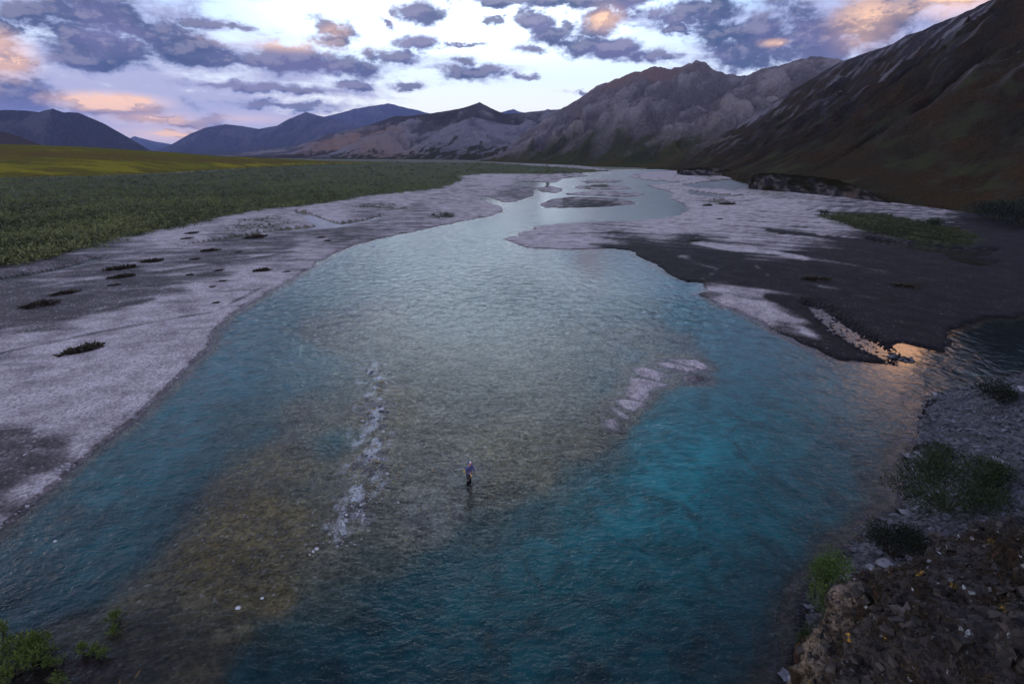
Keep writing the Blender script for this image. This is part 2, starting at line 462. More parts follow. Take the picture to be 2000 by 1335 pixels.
DARK = [  # photo x, y, dark damp silt on the bars
    (50, 590, .95), (250, 545, .8), (400, 535, .7), (330, 590, .45), (450, 500, .75), (560, 478, .7), (660, 455, .75), (600, 440, .3), (820, 410, .55), (720, 420, .5), (930, 365, .4), (960, 400, .2), (40, 700, .35), (300, 680, .25), (20, 870, .7), (180, 850, .3), (150, 600, .8), (60, 625, .9), (300, 556, .75), (180, 570, .75), (250, 575, .8), (300, 622, .1), (150, 700, .08), (400, 570, .1), (0, 790, .2), (100, 830, .3), (200, 640, .2), (60, 680, .15),
    (0, 900, .8), (60, 915, .95), (120, 880, .8), (0, 960, .85), (60, 960, .5), (100, 945, .15), (160, 880, .2), (200, 800, .1), (300, 720, .05), (500, 540, .1), (600, 490, .15), (400, 512, .65),
    (500, 488, .6), (300, 520, .5), (200, 520, .55), (100, 545, .55), (600, 462, .6), (700, 452, .55), (780, 432, .45), (650, 425, .15), (500, 445, .2), (850, 402, .35), (780, 398, .2), (920, 376, .35), (1000, 380, .6),
    (880, 420, .3), (960, 360, .15), (350, 470, .15), (420, 600, .1), (-200, 700, .4), (380, 545, .5),
    (1100, 460, .05), (1300, 450, .1), (1400, 430, .12), (1250, 494, .8), (1300, 520, .85), (1400, 520, .95), (1350, 485, .6), (1500, 478, .35), (1420, 470, .25), (1500, 545, .95), (1600, 520, .85),
    (1400, 576, .35), (1450, 600, .25), (1480, 580, .4), (1500, 622, .3), (1560, 645, .5), (1560, 600, .7), (1620, 650, .8), (1640, 692, 1.0), (1700, 690, 1.0), (1700, 610, .85), (1800, 620, .95), (1800, 545, .95), (1900, 560, 1.0),
    (1950, 510, .85), (1600, 445, .3), (1700, 505, .75), (1450, 395, .2), (1350, 385, .2), (1500, 410, .2), (1850, 480, .8), (1800, 420, .4), (1950, 450, .9), (2100, 550, 1.0), (1300, 345, .15),
    (1260, 760, 0), (1340, 710, 0), (1370, 738, .6), (1150, 398, .65), (1150, 378, .2), (150, 1290, .75), (260, 1280, .7), (40, 1290, .75), (200, 1360, .8), (1740, 700, .95),
    (1800, 900, .9), (1700, 1100, .9), (1700, 900, .8), (1600, 1100, .95), (1540, 1300, 1), (1480, 1250, .9), (600, 900, 0), (900, 800, 0), (820, 1120, .15), (1200, 1100, .5), (1000, 700, 0), (500, 720, 0), (350, 850, 0), (1400, 1250, .8), (300, 1100, .2), (600, 1050, .2), (1500, 800, .2), (1450, 720, 0), (1640, 760, .5), (1850, 730, .8), (1000, 540, 0), (750, 520, 0), (1150, 520, 0), (480, 1200, .3), (400, 1280, .6), (700, 1000, .15), (917, 950, .1),
]
WILLOW = [(-400, 592), (-40, 540), (60, 522), (130, 506), (190, 489), (260, 470), (330, 456), (400, 441), (440, 431), (520, 415), (600, 408), (680, 396),
          (712, 388), (800, 378), (870, 371), (908, 353), (900, 346), (960, 341), (1060, 342), (1150, 338), (1190, 334), (1100, 328), (950, 319), (700, 317), (560, 322), (420, 336), (250, 345), (0, 351), (-400, 356)]
GRASS_PATCH = [(1590, 426), (1640, 420), (1720, 424), (1800, 440), (1870, 455), (1905, 470), (1895, 487), (1800, 482), (1700, 463), (1640, 443)]
GREENS = [([(-1500, 420), (0, 358), (300, 347), (600, 327), (780, 322), (780, 314), (-1500, 314)], 1.0), ([(440, 452), (480, 434), (545, 428), (575, 440), (520, 455), (470, 462)], .6), ([(842, 424), (860, 418), (890, 420), (885, 428), (850, 430)], .8),
          ([(1150, 368), (1160, 361), (1185, 361), (1190, 367)], .9), ([(690, 410), (720, 402), (770, 402), (800, 412), (760, 414)], .45),
          ([(1370, 396), (1400, 388), (1440, 396), (1420, 404)], .6), ([(1780, 405), (2000, 420), (2300, 470), (2300, 430), (2000, 400), (1800, 392)], .9),
          ([(700, 318), (1340, 334), (1600, 392), (1760, 410), (1600, 396), (1500, 392), (1320, 332)], .5)]

rows_py = np.concatenate([np.linspace(2300, 1400, 70, endpoint=False), np.arange(1400, 330, -1.7), np.linspace(330, 302.5, 60)])
cols_u = np.concatenate([np.linspace(-1600, -150, 90, endpoint=False), np.arange(-150, 2150, 2.0), np.linspace(2150, 3600, 90)])
PX, PY = np.meshgrid(cols_u, rows_py)
GX, GY = gnd(PX, PY)
nr, nc = PX.shape
dist = np.hypot(GX, GY)
w1 = fbm(GX / 4.0, GY / 4.0, 5, 3); w2 = fbm(GX / .7, GY / .7, 3, 9)
wig = w1 * np.clip(dist / 60, .35, 3) * .8 + w2 * .12


def height(X, Y, PX, PY, wig):
    land = np.full(X.shape, -1e9)
    for poly in [LEFT_BANK, RIGHT_BAR, RIGHT_SHORE]:
        land = np.maximum(land, poly_sd(X, Y, poly) + wig)
    for i, poly in enumerate(ISLETS):
        lo = np.array([gnd(a, b) for a, b in poly]); m = (X > lo[:, 0].min() - 12) & (X < lo[:, 0].max() + 12) & (Y > lo[:, 1].min() - 12) & (Y < lo[:, 1].max() + 12)
        if m.any():
            land[m] = np.maximum(land[m], poly_sd(X[m], Y[m], poly) + wig[m] * (.08 if i < 8 else 1) - (.14 if i < 8 else 0))
    dep = np.maximum(idw(PX, PY, DEPTH, 1.6, 4.2), .03)
    zl = .22 * sstep(land, 0, .7) + .012 * np.clip(land, 0, 60) + .10 * sstep(land, 1, 7)
    zw = -dep * sstep(-land, .0, 2.2) - .02 * sstep(-land, 0, .2)
    # islets and riffles sit on shoals
    z = np.where(land > 0, zl, zw)
    for poly, dp in PUDDLES:
        q = np.array([gnd(a, b) for a, b in poly]); m = (X > q[:, 0].min() - 10) & (X < q[:, 0].max() + 10) & (Y > q[:, 1].min() - 10) & (Y < q[:, 1].max() + 10)
        if m.any():
            s = poly_sd(X[m], Y[m], poly) + wig[m] * .1 + .3
            z[m] = z[m] * (1 - sstep(s, -1.5, .3)) - dp * sstep(s, -.4, .8)
    return z, land


Z, LAND = height(GX, GY, PX, PY, wig)
Z += np.where(Z > .05, w1 * .10 * np.clip(LAND / 6, 0, 1), w2 * .05 * np.clip(-LAND / 3, 0, 1))
Z += np.where(LAND < -1, fbm(GX / 2.2, GY / 3.5, 3, 31) * .22 * np.clip(-Z, 0, 1), 0)
pebble_pool = in_poly_px(PX, PY, [(1560, 585), (1610, 590), (1760, 690), (1760, 715), (1690, 700), (1600, 640)])
Z = np.where(pebble_pool, Z + fbm(GX / .5, GY / .5, 3, 77) * .42 + .03, Z)
isl_land = (PX > 1140) & (PX < 1420) & (PY > 690) & (PY < 850) & (LAND > 0)
Z = np.where(isl_land, Z + .10 * sstep(LAND, 0, .35), Z)
riff = np.maximum(0, 1 - np.abs(PX - np.interp(PY, [690, 800, 900, 1000, 1080], [728, 728, 720, 690, 630])) / np.interp(PY, [700, 900, 1050], [36, 62, 56])) * sstep(PY, 690, 720) * (1 - sstep(PY, 1040, 1090))
isl = np.maximum(0, 1 - np.hypot((PX - (1190 + (PY - 760) * -.25)) / 45, (PY - 765) / 80))
Z = np.where(LAND < -.2, Z + riff * (.05 + .16 * fbm(GX / .5, GY / .5, 3, 55)) + isl * (.0 + .3 * fbm(GX / .4, GY / .4, 3, 56)), Z)
streak = fbm((GX * .9 + GY * .3) / 14, (GY * .95 - GX * .25) / 3.0, 5, 21)
streak_r = fbm((GX * .75 - GY * .5) / 16, (GY * .8 + GX * .55) / 3.5, 5, 22)
dk = idw(PX, PY, DARK, 2.2, 3.2)
def trail(pts, hw):
    best = np.full(PX.shape, 9.0)
    for (x0, y0), (x1, y1) in zip(pts, pts[1:]):
        ex, ey = x1 - x0, (y1 - y0) * 2.5
        t = np.clip(((PX - x0) * ex + (PY - y0) * 2.5 * ey) / (ex * ex + ey * ey), 0, 1)
        best = np.minimum(best, np.hypot(PX - x0 - t * ex, (PY - y0) * 2.5 - t * ey) / hw)
    return np.clip(1 - best + .5 * w1, 0, 1)


for pts_, hw_, dv in [([(1360, 478), (1430, 492), (1510, 500), (1570, 512)], 16, -.7), ([(1540, 505), (1680, 528), (1780, 545), (1880, 560)], 13, -.45), ([(1600, 566), (1700, 588), (1800, 618), (1850, 645)], 14, -.35),
                      ([(1475, 525), (1500, 540), (1490, 552)], 10, -.5), ([(1330, 505), (1400, 530), (1380, 545)], 14, -.5), ([(1280, 500), (1390, 548), (1480, 552), (1580, 566)], 12, .8), ([(1500, 455), (1650, 475), (1800, 500), (1950, 520)], 12, .7),
                      ([(1000, 462), (1200, 458), (1420, 470)], 8, .35), ([(0, 700), (200, 655), (420, 612), (520, 560)], 9, .35), ([(40, 575), (200, 548), (420, 520), (640, 480)], 10, -.4), ([(300, 540), (520, 505), (700, 466)], 8, .35), ([(0, 650), (160, 622), (300, 590)], 12, .5),
                      ([(1420, 585), (1480, 600), (1560, 640), (1600, 670)], 22, -.4), ([(1500, 585), (1570, 612), (1660, 680)], 18, .6), ([(1650, 530), (1800, 585), (1880, 620)], 10, .5)]:
    dk = dk + dv * (.62 if dv < 0 else 1) * sstep(trail(pts_, hw_), 0, 1.0)
dk = sstep(dk + np.where(PX < 1000, streak, streak_r) * .5, .18, .72)
dk = np.where(((PX < 1100) & (PY < 1150)) | (LAND < -.5), dk * .82, 1 - (1 - dk) ** 1.8)
green = np.zeros_like(Z)
green = np.maximum(green, sstep(poly_sd(GX, GY, WILLOW) + w1 * 6, -1, 3))
green = np.maximum(green, sstep(poly_sd(GX, GY, GRASS_PATCH) + w1 * 5, -2, 3))
for poly, v in GREENS:
    green = np.maximum(green, sstep(poly_sd(GX, GY, poly) + w1 * 9, -4, 5) * v * sstep(fbm(GX / 3, GY / 5, 4, 40), -.5, .25))
far_plain = sstep(dist, 700, 1200)
green = np.maximum(green, far_plain * .8)
alg = idw(PX, PY, ALGAE, 1.6, 4.0)
V = np.stack([GX, GY, Z], -1).reshape(-1, 3); F = grid_faces(nr, nc)
A = {'dark': dk.ravel(), 'green': green.ravel(), 'algae': alg.ravel(), 'depth': np.maximum(-Z, 0).ravel(), 'edge': (sstep(.12 - Z, 0, .07) * (1 - sstep(LAND, .5, 1.6)) * np.where((PX > 1140) & (PX < 1420) & (PY > 690) & (PY < 850), .2, 1) * (1 - sstep(dist, 60, 140) * .6)).ravel()}
fz = Z.ravel()[F].max(1); fpx = PX.ravel()[F].mean(1); fpy = PY.ravel()[F].mean(1); fl = LAND.ravel()[F].max(1)


def gravel_material():
    m, nt, out = material('river_gravel')
    p = nt.pos()
    cell = nt.voro(p, 7.0)
    cr = nt.sep(cell)
    cell2 = nt.sep(nt.voro(p, 2.3))
    n1 = nt.noise(p, .35, 5, .6); n2 = nt.noise(p, 2.2, 4, .65)
    dark = nt.attr('dark'); green = nt.attr('green'); alg = nt.attr('algae'); dep = nt.attr('depth')
    dry = nt.mix(dark, (.50, .425, .418), (.024, .020, .021))
    dry = nt.mix(nt.attr('edge'), dry, nt.mix(1.0, dry, (.38, .36, .36), 'MULTIPLY'))
    dry = nt.mix(1.0, dry, nt.rng(n1, .3, .7, .72, 1.22), 'MULTIPLY')
    # bright pebbles, sparse on the dark silt and common on the pale bars
    peb = nt.rng(cr[0], nt.math('ADD', .58, nt.math('MULTIPLY', dark, .36)), .99)
    dry = nt.mix(nt.math('MULTIPLY', peb, nt.math('MULTIPLY', nt.rng(dark, .8, 1, .8, .2), nt.rng(n1, .38, .62, .2, 1))), dry, (.58, .53, .53))
    shade = nt.rng(cr[1], 0, 1, .55, 1.25, False)
    dry = nt.mix(1.0, dry, shade, 'MULTIPLY')
    dry = nt.mix(nt.rng(n2, .5, .8), dry, nt.mix(1.0, dry, (.62, .60, .62), 'MULTIPLY'))
    bed_a = nt.mix(cr[1], (.115, .085, .022), (.25, .188, .055))
    bed_b = nt.mix(cr[1], (.115, .135, .118), (.22, .245, .210))
    bed = nt.mix(alg, bed_b, bed_a)
    bed = nt.mix(nt.rng(cr[2], .94, .985), bed, nt.mix(cell2[0], (.30, .26, .10), (.36, .35, .31)))
    bed = nt.mix(1.0, bed, nt.rng(n2, .3, .7, .55, 1.4), 'MULTIPLY')
    bed = nt.mix(1.0, bed, nt.rng(nt.noise(p, .22, 4, .6), .3, .7, .6, 1.35), 'MULTIPLY')
    bed = nt.mix(nt.math('MULTIPLY', dark, .85), bed, (.022, .021, .020))
    wet = nt.rng(dep, 0, .03)
    damp = nt.mix(1.0, dry, (.45, .42, .43), 'MULTIPLY')
    c = nt.mix(wet, dry, nt.mix(nt.rng(dep, .02, .12), damp, bed))
    g = nt.mix(nt.rng(n2, .3, .7), (.030, .038, .014), (.075, .085, .030))
    g = nt.mix(nt.rng(n1, .55, .75), g, (.10, .075, .035))
    c = nt.mix(green, c, g)
    h = nt.math('ADD', nt.voro(p, 7.0, 'Distance'), nt.math('MULTIPLY', n2, 1.5))
    finish(nt, out, c, nt.rng(dark, 0, 1, .9, .7), nt.bump(h, .7, .06), .06)
    return m


M_GRAVEL = gravel_material()
is_left = (fpx < 1150) & (fz > -.02) & (fl > -.6) & ~((fpx > 1000) & (fpy > 330) & (fpx + (fpy - 380) * 3 > 1060) & (fpy < 420)) & ~((fpx > 975) & (fpy > 420)) & (fpy < 1130)
is_right = (fpx > 975) & (fz > -.02) & (fl > -.6) & (fpy < 712) & ~is_left & ~((fpx < 1480) & (fpy > 690))
is_isl = (fpx > 1140) & (fpx < 1420) & (fpy > 690) & (fpy < 850) & (fz > -.02) & (fl > -.3) & ~is_right
tag(sub_mesh('gravel_bank', V, F, is_left, M_GRAVEL, A), kind='structure', label='broad pale gravel bank along the left side of the river')
tag(sub_mesh('gravel_bar', V, F, is_right, M_GRAVEL, A), kind='structure', label='pale and dark gravel bar along the right side of the river')
tag(sub_mesh('gravel_islet', V, F, is_isl, M_GRAVEL, A), kind='structure', label='small pale gravel islets rising from the shallows')
tag(sub_mesh('riverbed', V, F, ~(is_left | is_right | is_isl), M_GRAVEL, A), kind='structure', label='brown and grey gravel river bed under clear water')


# ------------------------------------------------------------------ river water
def water_material():
    m, nt, out = material('river_water')
    p = nt.pos()
    dep = nt.attr('depth'); silt = nt.attr('silt'); rough = nt.attr('rough'); foam = nt.attr('foam')
    q = nt.scale(p, (1.0, 1.9, 1.0))
    r1 = nt.noise(q, 1.25, 4, .62, .9); r2 = nt.noise(nt.scale(p, (1.0, 1.5, 1)), 4.2, 3, .6, .6)
    r3 = nt.noise(nt.scale(p, (.8, 1.2, 1)), .33, 3, .6, .5)
    h = nt.math('ADD', nt.math('MULTIPLY', r1, .60), nt.math('ADD', nt.math('MULTIPLY', r2, .18), nt.math('MULTIPLY', r3, .8)))
    r4 = nt.noise(nt.scale(p, (1.0, .75, 1)), .85, 3, .55, .6)
    nrm = nt.bump(h, rough, .22, nt.bump(r4, nt.attr('chop'), .55))
    fac = nt.math('SUBTRACT', 1.0, nt.math('POWER', 2.718, nt.math('MULTIPLY', dep, -1.05)))
    fac = nt.math('MULTIPLY', fac, nt.rng(dep, .10, .75))
    mott = nt.rng(nt.noise(p, .55, 5, .65, .8), .25, .75, .45, 1.45)
    body = nt.mix(silt, (.0005, .013, .018), (.006, .172, .183))
    body = nt.mix(1.0, body, mott, 'MULTIPLY')
    tr = nt.node('ShaderNodeBsdfTransparent')
    nt.put(nt.mix(nt.rng(dep, .2, 1.4), (.99, .99, .97), (.34, .72, .77)), tr.inputs[0])
    df = nt.node('ShaderNodeBsdfDiffuse'); nt.put(body, df.inputs[0]); nt.put(nrm, df.inputs['Normal'])
    mx = nt.node('ShaderNodeMixShader'); nt.put(fac, mx.inputs[0]); nt.l.new(tr.outputs[0], mx.inputs[1]); nt.l.new(df.outputs[0], mx.inputs[2])
    wf = nt.node('ShaderNodeBsdfDiffuse'); wf.inputs[0].default_value = (.75, .77, .8, 1)
    fm = nt.rng(nt.math('MULTIPLY', foam, nt.rng(nt.noise(nt.scale(p, (1, 1.6, 1)), 9.0, 5, .78, 1.0), .43, .62)), .16, .65, 0, .8)  # white water, with ripple glints and sky sheen painted in
    mf = nt.node('ShaderNodeMixShader'); nt.put(fm, mf.inputs[0]); nt.l.new(mx.outputs[0], mf.inputs[1]); nt.l.new(wf.outputs[0], mf.inputs[2])
    gl = nt.node('ShaderNodeBsdfGlossy'); nt.put(nt.attr('gloss'), gl.inputs['Roughness']); nt.put(nrm, gl.inputs['Normal'])
    gl.inputs[0].default_value = (1, 1, 1, 1)
    fr = nt.node('ShaderNodeFresnel'); fr.inputs['IOR'].default_value = 1.333; nt.put(nrm, fr.inputs['Normal'])
    ms = nt.node('ShaderNodeMixShader'); nt.l.new(fr.outputs[0], ms.inputs[0]); nt.l.new(mf.outputs[0], ms.inputs[1]); nt.l.new(gl.outputs[0], ms.inputs[2])
    nt.l.new(ms.outputs[0], out.inputs[0])
    return m


ROUGH = [(500, 640, 1.0), (350, 850, 1.0), (150, 1050, .9), (700, 520, .55), (900, 480, .45), (850, 800, .6), (560, 950, .6), (450, 1100, .5), (1100, 650, .45), (1200, 500, .12), (1000, 560, .6),
         (1350, 600, .5), (1280, 850, .35), (1330, 780, .15), (1500, 850, .5), (1650, 950, .5), (1600, 720, .35), (1770, 690, .03), (1850, 710, .35), (1950, 660, .1), (1250, 1000, .6), (1000, 1050, .9), (1000, 1200, .9),
         (700, 1200, .6), (1400, 1150, .8), (860, 1000, .4), (1150, 420, .15), (1280, 410, .1), (1000, 430, .3), (960, 390, .05), (650, 440, .03), (300, 1250, .3), (600, 730, .4), (1130, 490, .1), (1360, 562, .05), (1900, 512, .05)]
rgh = idw(PX, PY, ROUGH) * np.clip((42 / dist) ** 1.4, .06, 1)
foam = riff ** .5 * 1.05 * sstep(fbm(GX / 1.1, GY / 1.6, 4, 57), -.25, .35) + .55 * np.maximum(0, 1 - np.hypot((PX - 1220) / 60, (PY - 572) / 7)) + .45 * np.maximum(0, 1 - np.hypot((PX - 1400) / 70, (PY - 580) / 20)) * (LAND < -.2)
foam += .30 * idw(PX, PY, [(400, 750, 1), (330, 850, .9), (250, 950, .6), (480, 650, .9), (600, 550, .4), (560, 800, 0), (700, 700, 0), (1000, 800, 0), (1000, 1100, 0), (1400, 900, 0), (500, 1000, 0), (0, 1200, .1), (1000, 500, 0)])
WV = np.stack([GX, GY, np.zeros_like(GX)], -1).reshape(-1, 3)
for ax, ay, rx_, ry_, am in [(850, 1000, 66, 46, .42), (912, 905, 44, 70, .30), (690, 930, 44, 70, .46), (800, 950, 90, 60, .30), (640, 720, 60, 12, .3), (1200, 720, 50, 30, .25)]:  # rippled patches where sky sheen is painted in as pale foam
    foam = np.maximum(foam, am * (.6 + .9 * fbm(GX / 1.3, GY / 1.8, 4, 58)) * sstep(1.25 - np.hypot((PX - ax) / rx_, (PY - ay) / ry_), 0, .7))
wsel = (Z.ravel()[F].min(1) < .03) & (fpy > 331)
WA = {'depth': np.maximum(-Z, 0).ravel(), 'silt': idw(PX, PY, SILT).ravel(), 'rough': rgh.ravel(), 'foam': foam.ravel(), 'chop': (idw(PX, PY, ROUGH) * (.24 + .76 * sstep(dist, 30, 70)) * np.clip(130 / dist, .25, 1)).ravel(), 'gloss': (.10 * (1 - sstep(PY, 428, 440)) * sstep(PX, 1040, 1070) + .06 + .11 * sstep(dist, 45, 150) * np.clip(rgh * 3 + .25, 0, 1)).ravel()}
M_WATER = water_material()
tag(sub_mesh('river', WV, F, wsel, M_WATER, WA), kind='structure', label='clear turquoise braided river with rippled water')


# ------------------------------------------------------------------ mountains
def hill_mat(name, rock, scree, veg, warm=(.30, .16, .10), sc=.02):
    m, nt, out = material(name)
    p = nt.pos()
    n1 = nt.noise(p, sc, 6, .62); n2 = nt.noise(p, sc * 7, 5, .65); n3 = nt.noise(p, sc * 40, 3, .6)
    a = nt.attr
    r = nt.mix(nt.rng(n2, .3, .7), rock, tuple(c * .55 for c in rock))
    s = nt.mix(nt.rng(n2, .3, .7), scree, tuple(c * .72 for c in scree))
    v = nt.mix(nt.rng(n1, .35, .65), veg, (veg[0] * 1.5, veg[1] * 1.05, veg[2] * .9))
    v = nt.mix(nt.rng(n3, .35, .7), v, tuple(c * .55 for c in veg))
    c = nt.mix(a('scree'), r, s)
    c = nt.mix(a('warm'), c, warm)
    c = nt.mix(a('veg'), c, v)
    h = nt.math('ADD', n2, nt.math('MULTIPLY', n3, .35))
    finish(nt, out, c, .95, nt.bump(h, .9, .16 / sc), 0.0)
    return m


def ridge_sheet(name, ridge, foot, mat, N=500, M=150, prof=1.25, amp=.16, wl=260.0, seed=1, jag=.012, masks=None, back=.8, lean=0.0, detail=.5):
    rp = np.array([at(*q) for q in ridge])
    fp = np.array([(*gnd(q[0], q[1], q[2] if len(q) > 2 else 0), q[2] if len(q) > 2 else 0) for q in foot])
    cum = np.concatenate([[0], np.cumsum(np.hypot(*(np.diff(rp[:, :2], axis=0).T)))])
    u = np.linspace(0, 1, N); sr = cum / cum[-1]
    if len(fp) == len(rp):
        sf = sr
    else:
        cf = np.concatenate([[0], np.cumsum(np.hypot(*(np.diff(fp[:, :2], axis=0).T)))]); sf = cf / cf[-1]
    RP = np.stack([np.interp(u, sr, rp[:, i]) for i in range(3)], -1)
    FP = np.stack([np.interp(u, sf, fp[:, i]) for i in range(3)], -1)
    L = cum[-1]; sm = u * L
    RP[:, 2] += jag * RP[:, 2] * (fbm(sm / (L / 14), sm * 0, 5, seed + 5, .62) * 2.2)
    nb = M // 4
    t = np.concatenate([np.linspace(-1, 0, nb, endpoint=False), np.linspace(0, 1, M) ** 1.15])
    T, U = np.meshgrid(t, u, indexing='ij'); SM = U * L
    Tf = np.clip(T, 0, 1); Tb = np.clip(-T, 0, 1)
    XY = RP[None, :, :2] + (FP - RP)[None, :, :2] * Tf[..., None] - (FP - RP)[None, :, :2] * (Tb * back)[..., None]
    hh = (RP[:, 2] - FP[:, 2])[None, :]
    pz = (1 - Tf) ** prof * (1 - Tb)
    # gullies and spurs running down the slope
    run = np.hypot(*(FP - RP)[:, :2].T).mean()
    warp = fbm(SM / (wl * 1.5), T * run / (wl * 1.5), 3, seed + 2) * .9
    g = ridged(SM / wl + warp + lean * T, T * run / (wl * 3.2), 5, seed, .52)
    d = fbm(SM / (wl * .26) + warp, T * run / (wl * .85), 5, seed + 9, .62)
    wgt = np.clip(Tf * 5, 0, 1) ** .8 * np.clip((1 - Tf) * 3.0, 0, 1) + .25 * (Tb > 0) * np.clip(Tb * 4, 0, 1)
    z = FP[None, :, 2] + hh * pz + hh * wgt * (amp * (g - .45) + amp * detail * d)
    z = np.where((T >= 1), FP[None, :, 2] - 6, z)
    mk = {'veg': np.zeros_like(z), 'scree': np.zeros_like(z), 'warm': np.zeros_like(z)}
    if masks:
        mk.update(masks(U, T, g, d, XY[..., 0], XY[..., 1], z))
    o = np_mesh(name, np.concatenate([XY, z[..., None]], -1).reshape(-1, 3), grid_faces(len(t), N), mat, {k: np.clip(a, 0, 1) for k, a in mk.items()})
    o['kind'] = 'structure'
    return o


def mk_far(U, T, g, d, X, Y, z):
    return {'scree': sstep(g + d, .3, .9) * .6, 'veg': sstep(T + d * .4, .6, .95) * .7}


M_FAR = hill_mat('far_hazed_rock', (.15, .13, .16), (.24, .20, .23), (.08, .085, .05), sc=.004)  # blue of the distance haze partly mixed into this rock colour
ridge_sheet('mountain', [(180, 300, 15000), (262, 266, 15000), (300, 276, 15000), (330, 281, 15000), (420, 300, 15000)],
            [(180, 302.2), (262, 302.2), (300, 302.2), (330, 302.2), (420, 302.2)], M_FAR, 160, 40, 1.1, .15, 900, 41, masks=mk_far)
ridge_sheet('mountain', [(560, 262, 12500), (620, 232, 12500), (690, 213, 12500), (722, 208, 12500), (757, 202, 12500), (775, 206, 12500), (830, 219, 12500), (880, 230, 12500), (940, 234, 12500), (980, 219, 12500), (1003, 213, 12500),
                         (1018, 219, 12500), (1050, 224, 12500), (1070, 213, 12500), (1100, 222, 12500), (1160, 235, 12500)],
            [(560, 302.4), (690, 302.4), (830, 302.4), (980, 302.4), (1160, 302.4)], M_FAR, 420, 90, 1.1, .16, 1000, 42, masks=mk_far)
ridge_sheet('mountain', [(280, 303, 9000), (330, 285, 9000), (370, 262, 9000), (402, 249, 9000), (440, 243, 9000), (475, 246, 9000), (505, 252, 9000), (540, 246, 9000), (565, 232, 9000), (598, 219, 9000), (620, 225, 9000), (650, 232, 9000), (700, 245, 9000),
                         (780, 270, 9000), (860, 297, 9000)],
            [(280, 303), (402, 303.2), (540, 303.2), (700, 303.2), (860, 303)], M_FAR, 420, 110, 1.15, .2, 700, 43, masks=mk_far)

M_LEFT = hill_mat('purple_grey_rock', (.10, .085, .095), (.19, .16, .17), (.055, .05, .028), sc=.008)
ridge_sheet('mountain', [(-500, 190, 5200), (-200, 205, 5200), (0, 215, 5200), (50, 216, 5200), (75, 219, 5200), (103, 212, 5200), (125, 220, 5200), (152, 220, 5200), (200, 240, 5200), (250, 268, 5200), (292, 293, 5200), (330, 302, 5200)],
            [(-500, 306), (-200, 306), (0, 306), (103, 306), (200, 306), (292, 305.5), (330, 305)], M_LEFT, 420, 130, 1.2, .2, 420, 51,
            masks=lambda U, T, g, d, X, Y, z: {'scree': sstep(g + d * .7, .45, .95) * .8, 'veg': sstep(T + d * .3, .75, 1)})
M_BROWN = hill_mat('brown_tundra', (.12, .085, .07), (.20, .15, .13), (.085, .062, .028), sc=.02)
ridge_sheet('hill', [(-500, 225, 2600), (-150, 240, 2600), (0, 256, 2600), (40, 267, 2600), (80, 283, 2600), (110, 293, 2600)],
            [(-500, 309), (-150, 309), (0, 309), (40, 309), (80, 309), (110, 309)], M_BROWN, 200, 70, 1.1, .1, 200, 52, masks=lambda U, T, g, d, X, Y, z: {'veg': sstep(T + d * .5, -.1, .7)})


def mk_mid(U, T, g, d, X, Y, z):
    px, py = pix(X, Y, z)
    veg = np.maximum(sstep(T + d * .35, .70, .95), (1 - sstep(T + d * .3 + .1 * g, .20, .42)) * sstep(px, 640, 760) * (1 - sstep(px, 1010, 1080)) * .75)
    warm = (1 - sstep(np.abs(px - 690) + d * 30, 40, 130)) * sstep(T, .1, .4) * .75  # orange low sunlight on the left slopes, painted into the colour
    return {'veg': veg, 'scree': sstep(g + d * .5, .35, .8), 'warm': warm * (1 - veg)}


M_MID = hill_mat('brown_grey_rock', (.16, .13, .125), (.32, .275, .275), (.070, .058, .032), (.34, .20, .13), sc=.012)
ridge_sheet('mountain', [(430, 304, 4600), (520, 292, 4600), (580, 285, 4500), (640, 262, 4400), (690, 252, 4300), (735, 240, 4200), (772, 227, 4200), (800, 226, 4100), (840, 222, 4000), (875, 216, 4000), (905, 211, 4000),
                         (936, 200, 4000), (958, 211, 4000), (985, 222, 4000), (1020, 221, 4000), (1060, 216, 4000), (1100, 212, 4000), (1150, 230, 4000), (1250, 262, 4000)],
            [(430, 308), (580, 308.5), (690, 309), (800, 309.5), (936, 310), (1060, 310), (1250, 310)], M_MID, 620, 170, 1.2, .18, 330, 61, masks=mk_mid)


def mk_cone(U, T, g, d, X, Y, z):
    px, py = pix(X, Y, z)
    return {'scree': sstep(g * .6 + d * .5, -.1, .5), 'veg': sstep(T + d * .45 + g * .2, .82, 1.02), 'warm': (1 - sstep(np.abs(px - 745) + d * 40, 20, 100)) * .6 * sstep(T, .0, .3)}  # warm: sunlit orange flank painted into the scree colour


M_CONE = hill_mat('grey_scree', (.19, .165, .175), (.30, .265, .28), (.060, .058, .030), (.33, .21, .15), sc=.015)
ridge_sheet('hill', [(600, 306, 3300), (660, 292, 3300), (705, 270, 3300), (735, 262, 3300), (765, 256, 3300), (790, 270, 3250), (815, 285, 3250), (850, 262, 3200), (885, 244, 3200), (922, 228, 3200), (955, 236, 3200), (990, 244, 3200), (1040, 246, 3200), (1080, 250, 3200), (1130, 270, 3200), (1180, 296, 3200)],
            [(600, 310), (705, 311), (790, 312), (885, 313), (990, 313), (1180, 313)], M_CONE, 460, 130, 1.05, .14, 170, 62, masks=mk_cone, detail=.35)


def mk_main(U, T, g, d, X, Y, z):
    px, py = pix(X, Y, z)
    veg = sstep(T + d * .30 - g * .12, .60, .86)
    warm = (1 - sstep(T + d * .2, .04, .22)) * sstep(px, 1120, 1200) * (1 - sstep(px, 1280, 1400)) * .5  # pink sunlit rim along the ridge, painted into the colour
    return {'veg': veg, 'scree': sstep(g * .7 + d * .8, .25, .8) * .85, 'warm': warm}


